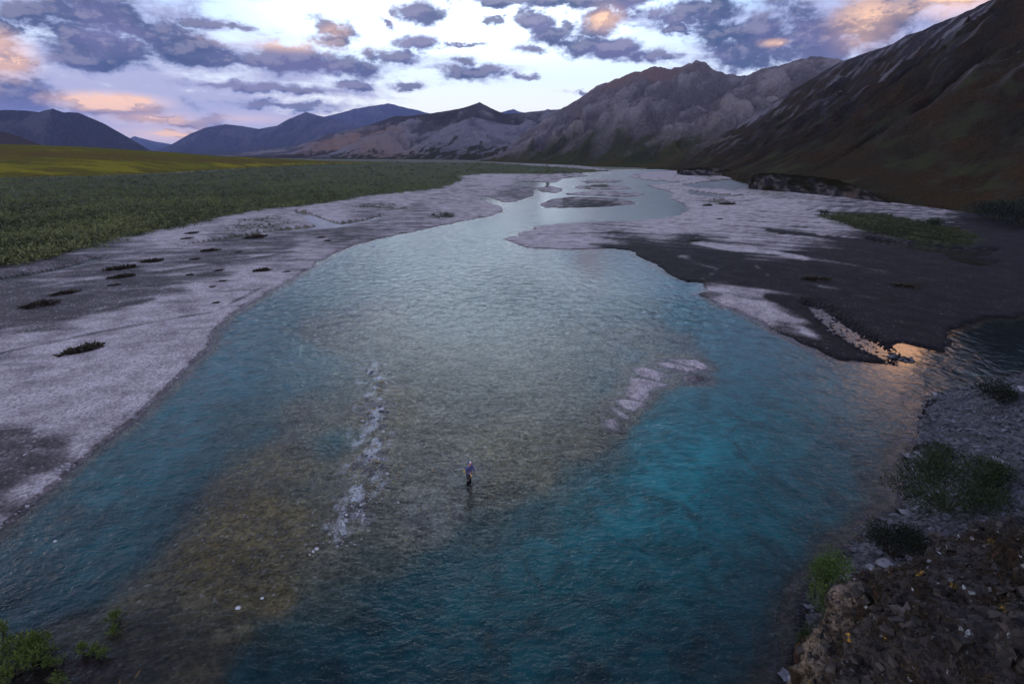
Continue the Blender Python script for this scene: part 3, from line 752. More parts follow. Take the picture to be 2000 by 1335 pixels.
M_MAIN = hill_mat('grey_violet_rock', (.22, .175, .165), (.39, .325, .315), (.075, .080, .036), (.30, .17, .12), sc=.016)
ridge_sheet('mountain', [(930, 306, 2500), (975, 290, 2550), (1010, 268, 2600), (1050, 244, 2650), (1090, 216, 2700), (1130, 190, 2700), (1165, 170, 2700), (1200, 152, 2700), (1225, 148, 2700), (1252, 142, 2700), (1278, 129, 2700), (1305, 131, 2700),
                         (1332, 127, 2700), (1360, 119, 2700), (1378, 128, 2700), (1398, 138, 2650), (1448, 149, 2600), (1470, 141, 2550), (1500, 133, 2500), (1542, 119, 2500), (1585, 109, 2450), (1625, 116, 2400), (1680, 130, 2400), (1760, 160, 2400), (1850, 230, 2400)],
            [(925, 316), (1000, 318), (1060, 321), (1130, 324), (1200, 326), (1280, 328), (1360, 330), (1500, 333), (1700, 336)], M_MAIN, 900, 280, 1.30, .20, 330, 71, jag=.03, masks=mk_main, detail=.30)
# spur in front of the main mountain
ridge_sheet('hill', [(1130, 316, 1750), (1190, 300, 1800), (1240, 276, 1850), (1290, 243, 1900), (1330, 218, 1950), (1362, 206, 1950), (1400, 222, 1950), (1440, 236, 1950), (1490, 252, 1950), (1600, 300, 1900)],
            [(1120, 321), (1190, 324), (1260, 327), (1340, 329), (1420, 331), (1600, 334)], M_MAIN, 420, 170, 1.15, .22, 200, 72, masks=lambda U, T, g, d, X, Y, z: {'veg': sstep(T + d * .35 - g * .15, .42, .72), 'scree': sstep(g * .7 + d * .8, .2, .7) * .8})


def mk_right(U, T, g, d, X, Y, z):
    n = fbm(U * 60 + T * 2, T * 3, 5, 301); n2 = fbm(U * 26, T * 3, 4, 307)
    sc_ = sstep(n + g * .25, .12, .5) * (1 - sstep(T + n2 * .35, .45, .85)) * .8
    n3 = fbm(U * 90 + T * 6, T * 9, 5, 311)
    sc_ = np.clip(sc_ + .5 * sstep(n3, .22, .5) * (1 - sstep(T, .6, .9)), 0, 1)
    gr = sstep(fbm(U * 30 + T * 3, T * 14, 4, 313) + .5 * (T - .7), .05, .4) * .8
    return {'veg': np.clip(sstep(T + n2 * .55 + .1, .12, .4) * (1 - sc_ * .9) * (1 - gr), 0, 1), 'scree': sc_, 'warm': gr * sstep(T, .3, .6) * (1 - sc_)}


M_RIGHT = hill_mat('dark_tundra', (.082, .068, .070), (.34, .30, .31), (.058, .049, .028), (.068, .074, .026), sc=.03)
ridge_sheet('mountain', [(1270, 326, 1300), (1330, 302, 1330), (1400, 263, 1360), (1470, 224, 1380), (1540, 180, 1400), (1592, 150, 1400), (1640, 122, 1400), (1690, 104, 1380), (1740, 86, 1350), (1770, 68, 1320), (1800, 60, 1300), (1860, 34, 1250), (1920, 8, 1200),
                         (1960, -6, 1150), (2000, -28, 1100), (2070, -85, 1060), (2140, -180, 1020), (2210, -300, 980), (2500, -460, 850), (3200, -420, 600), (4200, -200, 460)],
            [(1262, 330), (1275, 330.5), (1290, 331), (1305, 332), (1325, 333.5, 1), (1345, 334.5, 1), (1365, 335.5, 2), (1390, 336, 3), (1410, 336.5, 4), (1430, 337, 5), (1450, 338, 6), (1490, 340, 7), (1540, 344, 7),
             (1580, 348, 7), (1620, 354, 6.5), (1740, 385, 3), (1960, 425, 1), (2250, 455, .6), (2700, 500, .5)], M_RIGHT, 1100, 360, 1.35, .10, 130, 81, jag=.012, masks=mk_right, lean=.6, detail=.35)

M_MEADOW = hill_mat('yellow_green_meadow', (.21, .17, .034), (.37, .31, .030), (.17, .18, .034), (.16, .09, .036), sc=.03)


def mk_meadow(U, T, g, d, X, Y, z):
    n = fbm(X / 140, Y / 60, 4, 401); n2 = fbm(X / 50, Y / 25, 4, 402)
    return {'scree': sstep(n2 + .6 * np.exp(-((T - .72) / .14) ** 2), .15, .6) * .9, 'warm': np.exp(-((T - .36 + n * .1) / .10) ** 2) * sstep(n2, -.4, .15) * .85, 'veg': sstep(n + .3 * n2, -.1, .35) * .6}


ridge_sheet('hill', [(-1200, 262, 700), (-500, 272, 850), (0, 281, 900), (150, 286, 900), (280, 294, 900), (330, 297, 900), (380, 301, 920), (430, 305, 950), (520, 309, 1000), (640, 314, 1100), (760, 318, 1100)],
            [(-1200, 380), (-500, 356), (0, 351), (150, 348), (280, 343), (330, 340), (380, 337), (430, 334), (520, 328), (640, 322), (760, 319.5)], M_MEADOW, 500, 160, .95, .05, 160, 91, jag=.01, masks=mk_meadow)

# ------------------------------------------------------------------ cut bank cliffs below the right slope
M_CLIFF = hill_mat('cut_bank_rock', (.045, .040, .040), (.15, .13, .125), (.020, .020, .009), (.16, .115, .085), sc=.25)


def cliff(name, top, base, N, M, seed, label):
    b = np.array([gnd(*q) for q in base]); k = len(b)
    tp = []
    for (px, py), (bx, by) in zip(top, b):
        d_ = math.hypot(bx, by) * 1.018
        tp.append(at(px, py, d_))
    tp = np.array(tp); s = np.linspace(0, 1, k); u = np.linspace(0, 1, N)
    B = np.stack([np.interp(u, s, b[:, 0]), np.interp(u, s, b[:, 1]), np.full(N, -.4)], -1)
    Tq = np.stack([np.interp(u, s, tp[:, i]) for i in range(3)], -1)
    t = np.linspace(0, 1.35, M); Tg, U = np.meshgrid(t, u, indexing='ij'); tt = np.clip(Tg, 0, 1)
    prof = np.where(tt < .85, tt * .95, .8075 + (tt - .85) * 1.28)
    X = B[:, 0] + (Tq - B)[:, 0] * tt; Y = B[:, 1] + (Tq - B)[:, 1] * tt; z = B[:, 2] + (Tq - B)[:, 2] * prof
    bk = np.clip(Tg - 1, 0, 1) * 120
    r = np.hypot(X, Y); L = U * np.hypot(*(b[-1] - b[0]))
    g = ridged(L / 9, z / 14, 4, seed) - .4
    off = g * 1.5 * np.clip(tt * 4, 0, 1) * np.clip((1.05 - tt) * 4, 0, 1)
    X = X + X / r * (bk - off); Y = Y + Y / r * (bk - off); z = z - bk * .03 + fbm(L / 6, tt * 2, 3, seed + 3) * .7 * tt
    veg = np.maximum(sstep(tt + fbm(L / 12, tt, 3, seed + 4) * .5, .80, .98), sstep(fbm(L / 14, tt * 2.2, 3, seed + 6), .0, .3) * .9)
    o = np_mesh(name, np.stack([X, Y, z], -1).reshape(-1, 3), grid_faces(M, N), M_CLIFF,
                {'veg': veg, 'scree': sstep(fbm(L / 5, z / 3, 4, seed + 7), -.1, .35), 'warm': sstep(fbm(L / 16, z / 12, 3, seed + 8), .2, .5) * .6})
    return tag(o, label, kind='structure')


cliff('cliff', [(1462, 352), (1475, 340), (1500, 337), (1540, 341), (1590, 345), (1640, 352), (1690, 372), (1740, 396)],
      [(1462, 372), (1470, 373), (1500, 376), (1540, 379), (1590, 384), (1640, 389), (1690, 396), (1740, 404)], 260, 60, 501, 'dark rocky cut bank cliff at the edge of the gravel bar')
cliff('cliff', [(1322, 334), (1345, 328), (1380, 327), (1420, 331), (1462, 338)], [(1324, 343), (1345, 345), (1380, 346), (1420, 346), (1462, 348)], 160, 40, 511, 'farther low rocky bank beside the upstream channel')

# ------------------------------------------------------------------ height lookup on the valley floor
def floor_z(x, y):
    px, py = pix(x, y)
    j = np.clip(np.searchsorted(cols_u, px), 0, nc - 1); i = np.clip(np.searchsorted(-rows_py, -py), 0, nr - 1)
    return Z[i, j]


def leaf_mat(name, a, b, rough=.6):
    m, nt, out = material(name)
    k = nt.attr('tint')
    c = nt.mix(k, a, b)
    bs = finish(nt, out, c, rough, None, .25)
    return m


def leaf_quads(P0, D, ln, wd, rg, bend=.25):          # leaves: base points, directions -> pointed quads
    n = len(P0)
    side = np.cross(D, rg.normal(size=(n, 3))); side /= np.linalg.norm(side, axis=1, keepdims=True) + 1e-9
    ln = np.broadcast_to(ln, n)[:, None]; wd = np.broadcast_to(wd, n)[:, None]
    mid = P0 + D * ln * .5
    tip = P0 + D * ln + np.array([0, 0, -1]) * ln * bend * rg.random((n, 1))
    Vv = np.stack([P0, mid + side * wd * .5, tip, mid - side * wd * .5], 1).reshape(-1, 3)
    return Vv, np.arange(4 * n).reshape(n, 4)


def unit(a):
    return a / (np.linalg.norm(a, axis=-1, keepdims=True) + 1e-9)


# ------------------------------------------------------------------ willow thicket on the flood plain
M_WILLOW = leaf_mat('willow_leaves', (.036, .040, .014), (.245, .240, .085))


def scatter_px(poly, n, rg):
    a = np.array(poly); lo = a.min(0); hi = a.max(0)
    out = []
    while sum(map(len, out)) < n:
        q = rg.random((n * 3, 2)) * (hi - lo) + lo
        out.append(q[in_poly_px(q[:, 0], q[:, 1], poly)])
    return np.concatenate(out)[:n]


def thicket(name, poly, n, hgt, mat, nl, rg, label, thin=0.0, minpx=5.0, lw=.42):
    q = scatter_px(poly, n, rg)
    x, y = gnd(q[:, 0], q[:, 1])
    if thin > 0:
        k = fbm(x / 5, y / 7, 3, 88) > thin - .5
        x, y = x[k], y[k]
    d = np.hypot(x, y)
    if thin == 0:
        x = x + rg.normal(size=len(x)) * 1.6 + 3 * fbm(y / 8, x / 20, 3, 87); y = y + rg.normal(size=len(x)) * 2.0
        k = fbm(x / 9, y / 9, 3, 89) > -.30
        x, y, d = x[k], y[k], d[k]
    r = np.maximum(hgt * .62, minpx * .5 * d / 1000) * (.6 + .7 * rg.random(len(x)))
    h = np.minimum(hgt, 3) * (.4 + 1.1 * rg.random(len(x)) ** 1.5) * (1 + .5 * fbm(x / 25, y / 25, 2, 90))
    tone = np.clip(.5 + 1.5 * fbm(x / 30, y / 45, 4, 91) + .35 * rg.normal(size=len(x)), 0, 1)
    m = len(x)
    dirs = unit(rg.normal(size=(m, nl, 3)) * np.array([1, 1, .8]) + np.array([0, 0, .5]))
    rad = rg.random((m, nl, 1)) ** .4
    c = np.stack([x, y, floor_z(x, y)], -1)[:, None, :]
    Pp = c + dirs * rad * np.stack([r, r, h * .55], -1)[:, None, :] + np.stack([0 * h, 0 * h, h * .45], -1)[:, None, :]
    D = unit(dirs + rg.normal(size=dirs.shape) * .6 + np.array([0, 0, .5]))
    s = (np.maximum(lw, r * .42))[:, None].repeat(nl, 1).ravel()
    Vv, Ff = leaf_quads(Pp.reshape(-1, 3), D.reshape(-1, 3), s * 1.3, s * .55, rg)
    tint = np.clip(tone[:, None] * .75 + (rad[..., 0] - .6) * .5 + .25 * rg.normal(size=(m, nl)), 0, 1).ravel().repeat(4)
    o = np_mesh(name, Vv, Ff, mat, {'tint': tint}, smooth=False)
    return tag(o, label, kind='stuff')


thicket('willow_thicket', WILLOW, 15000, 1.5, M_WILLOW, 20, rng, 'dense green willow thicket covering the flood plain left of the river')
M_GRASS = leaf_mat('sedge_blades', (.022, .024, .008), (.080, .078, .024))
thicket('sedge_grass', GRASS_PATCH, 2600, .42, M_GRASS, 14, rng, 'olive sedge patch on the gravel flat below the dark slope', thin=.28, minpx=4, lw=.22)
for poly_, _v in GREENS[1:6]:
    thicket('sedge_grass', poly_, 160, .35, M_GRASS, 12, rng, 'small patch of olive sedge growing on the gravel', thin=.3, minpx=3, lw=.2)

# ------------------------------------------------------------------ talus slope on the right shore
def slate_mat(name, a, b, sc=1.0):
    m, nt, out = material(name)
    p = nt.pos()
    c = nt.sep(nt.voro(nt.scale(p, (1, 1, 2.2)), 5 * sc)); n = nt.noise(p, .8 * sc, 5, .6)
    k = nt.mix(c[0], a, b); k = nt.mix(1.0, k, nt.rng(n, .3, .7, .55, 1.3), 'MULTIPLY')
    h = nt.math('ADD', c[1], nt.noise(p, 9 * sc, 4))
    finish(nt, out, k, .75, nt.bump(h, .8, .08), .35)
    return m


M_SLATE = slate_mat('slate_talus', (.018, .017, .021), (.105, .100, .115))
M_CHIP = slate_mat('slate_chip', (.024, .023, .028), (.165, .160, .185), .6)
shore = np.array([gnd(a, b) for a, b in [(2300, 700), (2060, 722), (1990, 738), (1940, 748), (1885, 758), (1832, 771), (1806, 800), (1797, 850), (1777, 900), (1768, 990), (1718, 1025), (1662, 1085),
                                         (1640, 1125), (1592, 1150), (1577, 1230), (1562, 1300), (1537, 1345), (1500, 1480), (1420, 1700)]])
cs = np.concatenate([[0], np.cumsum(np.hypot(*np.diff(shore, axis=0).T))])
ts_n, ts_m = 420, 150
u_ = np.linspace(0, cs[-1], ts_n); SX = np.interp(u_, cs, shore[:, 0]); SY = np.interp(u_, cs, shore[:, 1])
pp = np.concatenate([np.linspace(-.9, 6, 110), np.linspace(6.3, 30, 40)])
PPg, Ug = np.meshgrid(pp, u_, indexing='ij')
nx_, ny_ = .74, -.67
TX = SX + nx_ * PPg + fbm(Ug / 1.2, PPg / 2, 3, 600) * .25; TY = SY + ny_ * PPg
TZ = .60 * np.maximum(PPg, 0) + .35 * np.minimum(PPg, 0) + (.20 * fbm(Ug / 2.2, PPg / 2.2, 4, 601) + .08 * fbm(Ug / .5, PPg / .5, 3, 602)) * np.clip(PPg + .6, .2, 1.5)
tag(np_mesh('talus_slope', np.stack([TX, TY, TZ], -1).reshape(-1, 3), grid_faces(len(pp), ts_n), M_SLATE), 'dark grey slate talus slope along the right shore', kind='structure')


def chips(name, C, S, mat, rg, flat=.35):            # many angular chips as one mesh
    n = len(C)
    base = np.array([[-1, -1, -1], [1, -1, -1], [1, 1, -1], [-1, 1, -1], [-1, -1, 1], [1, -1, 1], [1, 1, 1], [-1, 1, 1]], float) * .5
    fc = np.array([[0, 3, 2, 1], [4, 5, 6, 7], [0, 1, 5, 4], [1, 2, 6, 5], [2, 3, 7, 6], [3, 0, 4, 7]])
    b = base[None] * (1 + .45 * rg.normal(size=(n, 8, 3))) * np.array([1, .7, flat]) * S[:, None, None]
    a = rg.random(n) * 6.283; tx = rg.normal(size=n) * .35 + .3
    ca, sa = np.cos(a)[:, None], np.sin(a)[:, None]; ct, st = np.cos(tx)[:, None], np.sin(tx)[:, None]
    x, y, z = b[..., 0], b[..., 1], b[..., 2]
    y, z = y * ct - z * st, y * st + z * ct
    b = np.stack([x * ca - y * sa, x * sa + y * ca, z], -1) + C[:, None, :]
    return np_mesh(name, b.reshape(-1, 3), (fc[None] + 8 * np.arange(n)[:, None, None]).reshape(-1, 4), mat, smooth=False)


k_ = 5200
ri = rng.integers(0, 100, k_); rj = rng.integers(15, ts_n - 60, k_)
C_ = np.stack([TX[ri, rj], TY[ri, rj], TZ[ri, rj] + .02], -1) + rng.normal(size=(k_, 3)) * np.array([.08, .08, .01])
tag(chips('slate_rubble', C_, .08 + .26 * rng.random(k_) ** 3, M_CHIP, rng), 'loose slate rubble strewn over the talus slope', kind='stuff')

# ------------------------------------------------------------------ foreground rock outcrop
def outcrop_mat():
    m, nt, out = material('lichen_rock')
    p = nt.pos()
    n1 = nt.noise(p, .9, 5, .6, .4); n2 = nt.noise(p, 4.0, 5, .68, .3); n3 = nt.noise(p, 16, 4, .65)
    c5 = nt.sep(nt.voro(p, 6.0)); c9 = nt.sep(nt.voro(p, 17.0))
    rock = nt.mix(n2, (.010, .008, .008), (.070, .060, .058))
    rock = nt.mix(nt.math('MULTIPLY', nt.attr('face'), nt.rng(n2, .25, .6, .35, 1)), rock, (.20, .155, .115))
    moss = nt.mix(n3, (.008, .006, .003), (.038, .025, .011))
    c = nt.mix(nt.rng(n1, .48, .60), rock, moss)
    c = nt.mix(nt.math('MULTIPLY', nt.rng(n1, .55, .68), nt.rng(n3, .45, .6)), c, (.060, .022, .016))
    c = nt.mix(nt.math('MULTIPLY', nt.rng(c9[0], .95, .98), nt.rng(n2, .5, .62)), c, (.42, .46, .48))
    c = nt.mix(nt.math('MULTIPLY', nt.rng(c5[0], .985, .99), nt.rng(n3, .45, .58)), c, (.36, .20, .025))
    c = nt.mix(1.0, c, nt.rng(c9[2], 0, 1, .35, 1.7, False), 'MULTIPLY')
    h = nt.math('ADD', nt.math('MULTIPLY', n2, 1.4), nt.math('ADD', nt.math('MULTIPLY', n3, .5), nt.math('MULTIPLY', c5[1], .25)))
    finish(nt, out, c, .9, nt.bump(h, 1.0, .12), .25)
    return m


crest = [(1560, 1520, 9.0), (1592, 1400, 9.3), (1600, 1335, 9.5), (1601, 1275, 9.8), (1645, 1200, 10.3), (1662, 1165, 10.6), (1684, 1148, 10.8), (1720, 1128, 11.1), (1752, 1121, 11.4), (1800, 1104, 11.7), (1850, 1080, 12.0), (1880, 1066, 12.2), (1925, 1058, 12.4),
         (1985, 1048, 12.6), (2080, 1030, 13), (2240, 1000, 13.4), (2500, 960, 13.8)]
near = [(1590, 1750, 6.6), (1610, 1740, 6.2), (1640, 1720, 5.9), (1660, 1700, 5.7), (1690, 1690, 5.5), (1710, 1680, 5.4), (1740, 1660, 5.3), (1780, 1650, 5.2), (1830, 1640, 5.1), (1890, 1620, 5.0), (1950, 1600, 5.0), (2010, 1580, 5.0),
        (2090, 1560, 5), (2180, 1540, 5), (2300, 1500, 5), (2500, 1450, 5), (2900, 1400, 5)]
ca_ = np.array([at(*q) for q in crest]); na_ = np.array([at(*q) for q in near])
s_ = np.concatenate([[0], np.cumsum(np.linalg.norm(np.diff(ca_, axis=0), axis=1))]); on, om = 300, 240
uu = np.linspace(0, s_[-1], on)
CR = np.stack([np.interp(uu, s_, ca_[:, i]) for i in range(3)], -1); NE = np.stack([np.interp(uu, s_, na_[:, i]) for i in range(3)], -1)
ff = np.concatenate([np.linspace(-1, 0, 70, endpoint=False), np.linspace(0, 1, 170)])
OUTW = unit(np.stack([CR[:, 0] * .25 - .75 * 4, CR[:, 1] * .55 + 2, 0 * uu], -1))
base_pt = CR + OUTW * 2.2; base_pt[:, 2] = -1
G = np.where(ff[:, None, None] >= 0, CR[None] + (NE - CR)[None] * np.clip(ff, 0, 1)[:, None, None],
             CR[None] + (base_pt - CR)[None] * (np.clip(-ff, 0, 1) ** np.array([.7])[0])[:, None, None] * np.array([1, 1, 1]))
G[..., 2] += np.where(ff >= 0, .55 * np.sin(np.clip(ff, 0, 1) * math.pi) ** .8, 0)[:, None]
Lu = uu[None, :] + 0 * ff[:, None]; Lv = np.where(ff >= 0, ff * 8, ff * 11)[:, None] + 0 * uu[None, :]
du = np.gradient(G, axis=1); dv = np.gradient(G, axis=0); NRM = unit(np.cross(du, dv)); NRM *= np.sign((NRM * np.array([0, 0, 1])).sum(-1, keepdims=True) + (1e-6))
disp = .50 * (ridged(Lu / 1.9 + Lv * .15, Lv / 2.6, 4, 700) - .45) + .22 * fbm(Lu / .7, Lv / .8, 4, 701)
led = (Lu * .5 + Lv * .85 + .6 * fbm(Lu / 1.4, Lv / 1.4, 3, 704)) / .62
disp += .22 * (np.abs((led % 1) - .5) * 2) ** .5 * sstep(fbm(Lu / 1.2, Lv / 1.2, 3, 706), -.25, .2) + .10 * (ridged(Lu / .24, Lv / .28, 3, 702) - .4)
G = G + NRM * disp[..., None]
G[0, :, 2] = -1
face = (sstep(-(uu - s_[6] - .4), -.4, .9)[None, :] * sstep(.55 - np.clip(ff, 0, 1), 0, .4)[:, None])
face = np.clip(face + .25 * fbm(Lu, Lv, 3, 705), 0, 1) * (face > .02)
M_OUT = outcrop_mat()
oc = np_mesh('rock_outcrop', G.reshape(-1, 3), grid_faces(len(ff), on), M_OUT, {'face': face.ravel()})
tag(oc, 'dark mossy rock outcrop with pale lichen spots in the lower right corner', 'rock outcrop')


def on_outcrop(i, j):
    return G[i, j]


k_ = 2400
ri = rng.integers(60, 235, k_); rj = rng.integers(10, 250, k_)
tag(chips('rock_fragments', G[ri, rj] + np.array([0, 0, .015]), .03 + .16 * rng.random(k_) ** 4, slate_mat('broken_rock', (.012, .010, .009), (.085, .068, .060), .7), rng, .6), 'broken rock fragments lying on the mossy outcrop', kind='stuff')
M_TUFT = leaf_mat('tundra_tuft', (.020, .009, .006), (.070, .048, .020))
k_ = 1500
ri = 62 + (rng.random(k_) ** 1.3 * 165).astype(int); rj = rng.integers(25, 275, k_)
keep = fbm(uu[rj] / 1.6, ri / 22.0, 3, 710) > -.12
ri, rj = ri[keep], rj[keep]; k_ = len(ri); nl = 22
D = unit(rng.normal(size=(k_, nl, 3)) * np.array([.7, .7, .4]) + np.array([0, 0, .8]))
Pb = G[ri, rj][:, None, :] + rng.normal(size=(k_, nl, 3)) * np.array([.08, .08, .015])
Vv, Ff = leaf_quads(Pb.reshape(-1, 3), D.reshape(-1, 3), (.05 + .10 * rng.random(k_ * nl)), .010, rng, .5)
tag(np_mesh('tundra_plants', Vv, Ff, M_TUFT, {'tint': np.clip(rng.random(k_)[:, None] * .7 + rng.random((k_, nl)) * .4, 0, 1).ravel().repeat(4)}, smooth=False),
    'brown and russet tundra plants growing over the outcrop', kind='stuff')

# ------------------------------------------------------------------ shrubs, saplings, flowers
M_SHRUB = leaf_mat('shrub_leaves', (.008, .013, .004), (.048, .072, .018))
M_BRIGHT = leaf_mat('bright_shrub_leaves', (.018, .032, .007), (.11, .18, .030))
M_YOUNG = leaf_mat('young_willow_leaves', (.040, .060, .010), (.165, .20, .040))
M_DARKSHRUB = leaf_mat('dark_willow_leaves', (.006, .008, .004), (.024, .028, .010))
M_STEM = simple_mat('stem_bark', (.06, .04, .03))


def tubes(segs, r0, r1, k=5):                        # tapered stems
    Vs, Fs = [], []
    for a, b in segs:
        a = np.array(a); b = np.array(b); d = unit(b - a); s1 = unit(np.cross(d, [.3, .8, .5])); s2 = np.cross(d, s1)
        o = sum(map(len, Vs))
        an = np.arange(k) * 2 * math.pi / k
        ring = np.cos(an)[:, None] * s1 + np.sin(an)[:, None] * s2
        Vs.append(a + ring * r0); Vs.append(b + ring * r1)
        for i in range(k):
            Fs.append([o + i, o + (i + 1) % k, o + k + (i + 1) % k, o + k + i])
    return np.concatenate(Vs), np.array(Fs)


def shrub(name, loc, rx, ry, rz, n, leaf, mat, label, cat='shrub', group=None, clumps=14, up=.5, aspect=.4):
    root = empty(name, loc); tag(root, label, cat, group)
    if name == 'shrub': n, leaf, clumps = int(n * 1.7), leaf * 1.25, 20
    cd = unit(rng.normal(size=(clumps, 3)) * np.array([1, 1, .55]) + np.array([0, 0, .3])); cc = cd * (.45 + .5 * rng.random((clumps, 1))) * np.array([rx, ry, rz]) + np.array([0, 0, rz * .75])
    cc[:, 2] = np.maximum(cc[:, 2], .12 * rz)
    w = rng.integers(0, clumps, n)
    dd = unit(rng.normal(size=(n, 3))); rr = rng.random((n, 1)) ** .45
    Pp = cc[w] + dd * rr * np.array([rx, ry, rz]) * .42
    Pp[:, 2] = np.maximum(Pp[:, 2], .03)
    D = unit(dd + rng.normal(size=(n, 3)) * .6 + np.array([0, 0, up]))
    Vv, Ff = leaf_quads(Pp, D, leaf * (.6 + .8 * rng.random(n)), leaf * aspect, rng)
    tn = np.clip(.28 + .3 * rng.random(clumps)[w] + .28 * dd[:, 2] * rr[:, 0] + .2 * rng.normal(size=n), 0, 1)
    np_mesh('foliage', Vv, Ff, mat, {'tint': tn.repeat(4)}, smooth=False, parent=root)
    tv, tf = tubes([((0, 0, -.1), tuple(c * .95)) for c in cc], .025 * rz + .006, .006)
    np_mesh('stems', tv, tf, M_STEM, parent=root)
    return root


def on_talus(px, py, it=30):                          # where the view of the photo meets the talus slope
    x, y, z = ray(px, py)
    best, bt = None, 1e9
    d = np.array([x, y, z]); d = d / np.linalg.norm(d)
    Q = np.stack([TX, TY, TZ], -1) - np.array([0, 0, CAM_H])
    tt = Q @ d
    e = np.linalg.norm(Q - tt[..., None] * d, axis=-1) + (tt < 0) * 99
    i, j = np.unravel_index(np.argmin(e), e.shape)
    return TX[i, j], TY[i, j], TZ[i, j]


for px, py, rx, rz, n, lf, mt, lb in [
    (1845, 1000, 2.3, 1.5, 5200, .11, M_SHRUB, 'large dark green shrub on the slate talus at the right shore'),
    (1915, 945, 1.3, .9, 1800, .11, M_SHRUB, 'dark shrub adjoining the large shrub higher up the talus'),
    (1830, 895, .9, .6, 900, .10, M_SHRUB, 'low dark shrub above the large shrub near the cove shore'),
    (1740, 1085, 1.15, .95, 2600, .09, M_DARKSHRUB, 'almost black shrub at the waterline between slate slabs'),
    (1800, 1075, .8, .5, 900, .09, M_DARKSHRUB, 'low dark shrub above the rubble beside the outcrop crest'),
    (1612, 1185, 1.15, 1.5, 3600, .085, M_BRIGHT, 'bright green shrub at the water left of the outcrop'),
    (1655, 1190, .6, .7, 900, .08, M_SHRUB, 'small green shrub squeezed against the outcrop'),
    (1600, 1290, .75, 1.0, 2000, .08, M_SHRUB, 'dark green shrub below the bright shrub beside the rock face'),
    (1950, 780, 1.6, .8, 1600, .12, M_DARKSHRUB, 'dark shrub on the bank beside the orange lit cove'),
]:
    x, y, z = on_talus(px, py)
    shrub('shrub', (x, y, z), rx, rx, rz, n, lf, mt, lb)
for px, py, rx, rz, n, lb in [
    (1935, 436, 7.5, 3.2, 3800, 'broad dark willow clump on the flat at the right edge'),
    (2010, 452, 8.5, 3.8, 3800, 'tallest dark willow clump at the far right edge of the flat'),
    (1975, 425, 7.0, 3.0, 2600, 'dark willow clump behind the other two at the right edge'),
    (1822, 449, 1.9, 1.2, 500, 'lone round willow bush on the olive sedge patch'),
    (1068, 366, 2.0, 1.8, 260, 'lone dark bush on the far gravel flat upstream'),
    (1607, 424, 1.7, .8, 260, 'small dark bush at the left tip of the sedge patch'),
]:
    x, y = gnd(px, py)
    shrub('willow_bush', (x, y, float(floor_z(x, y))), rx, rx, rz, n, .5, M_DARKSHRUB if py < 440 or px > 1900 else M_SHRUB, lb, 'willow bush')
for px, py, rx, rz, n, lf, lb in [
    (30, 1318, 1.05, .85, 2600, .17, 'largest olive willow bush in the lower left corner'),
    (70, 1288, .6, .6, 900, .16, 'olive willow bush beside the largest bush in the corner'),
    (78, 1262, .36, .42, 420, .15, 'yellow green willow sapling above the corner bushes'),
    (8, 1240, .3, .4, 260, .15, 'thin willow sapling at the left frame edge'),
    (112, 1298, .3, .36, 300, .15, 'small willow sapling right of the corner bushes'),
    (226, 1212, .24, .34, 130, .20, 'bright young willow with long leaves on dark pebbles'),
    (222, 1238, .22, .24, 110, .16, 'shorter young willow just below the bright long leaved one'),
    (163, 1276, .24, .27, 190, .15, 'left of three leafy willow shoots on the pebble shore'),
    (184, 1277, .20, .27, 170, .15, 'middle of three leafy willow shoots on the pebble shore'),
    (204, 1281, .17, .25, 130, .15, 'right of three leafy willow shoots on the pebble shore'),
    (120, 1335, .3, .3, 200, .14, 'low olive shoot at the bottom edge among red twigs'),
]:
    x, y = gnd(px, py)
    shrub('willow_sapling', (x, y, max(float(floor_z(x, y)), 0.0)), rx, rx, rz, n, lf, M_YOUNG, lb, 'willow sapling', None, 8 if n < 500 else 14, 1.3, .26)
# red dead twigs and two dry stalks
tw = []
for _ in range(420):
    px = random.gauss(190, 60); py = random.uniform(1290, 1390)
    x, y = gnd(px, py); z = float(floor_z(x, y)); a = random.random() * 6.28; l = random.uniform(.15, .5)
    tw.append(((x, y, z), (x + math.cos(a) * l * .5, y + math.sin(a) * l * .5, z + l * random.uniform(.2, .8))))
tv, tf = tubes(tw, .006, .002, 3)
tag(np_mesh('dead_twigs', tv, tf, simple_mat('red_twig', (.085, .030, .030))), 'thin red dead twigs on the pebble shore in the lower left', kind='stuff')
M_STRAW = simple_mat('straw', (.50, .24, .045))
for (px, py, lx, lz, lb) in [(262, 1322, .32, .42, 'taller orange dry grass stalk leaning right over dark water'), (232, 1335, .12, .3, 'shorter orange dry grass stalk at the bottom edge')]:
    x, y = gnd(px, py); z = max(float(floor_z(x, y)), -.05)
    tv, tf = tubes([((x, y, z), (x + lx * .6, y, z + lz * .6)), ((x + lx * .6, y, z + lz * .6), (x + lx * .8, y, z + lz * .85)), ((x + lx * .8, y, z + lz * .85), (x + lx, y, z + lz))], .008, .011, 5)
    tag(np_mesh('dry_grass_stalk', tv, tf, M_STRAW), lb, 'grass stalk')
M_YEL = leaf_mat('yellow_petals', (.14, .08, .01), (.36, .22, .02))
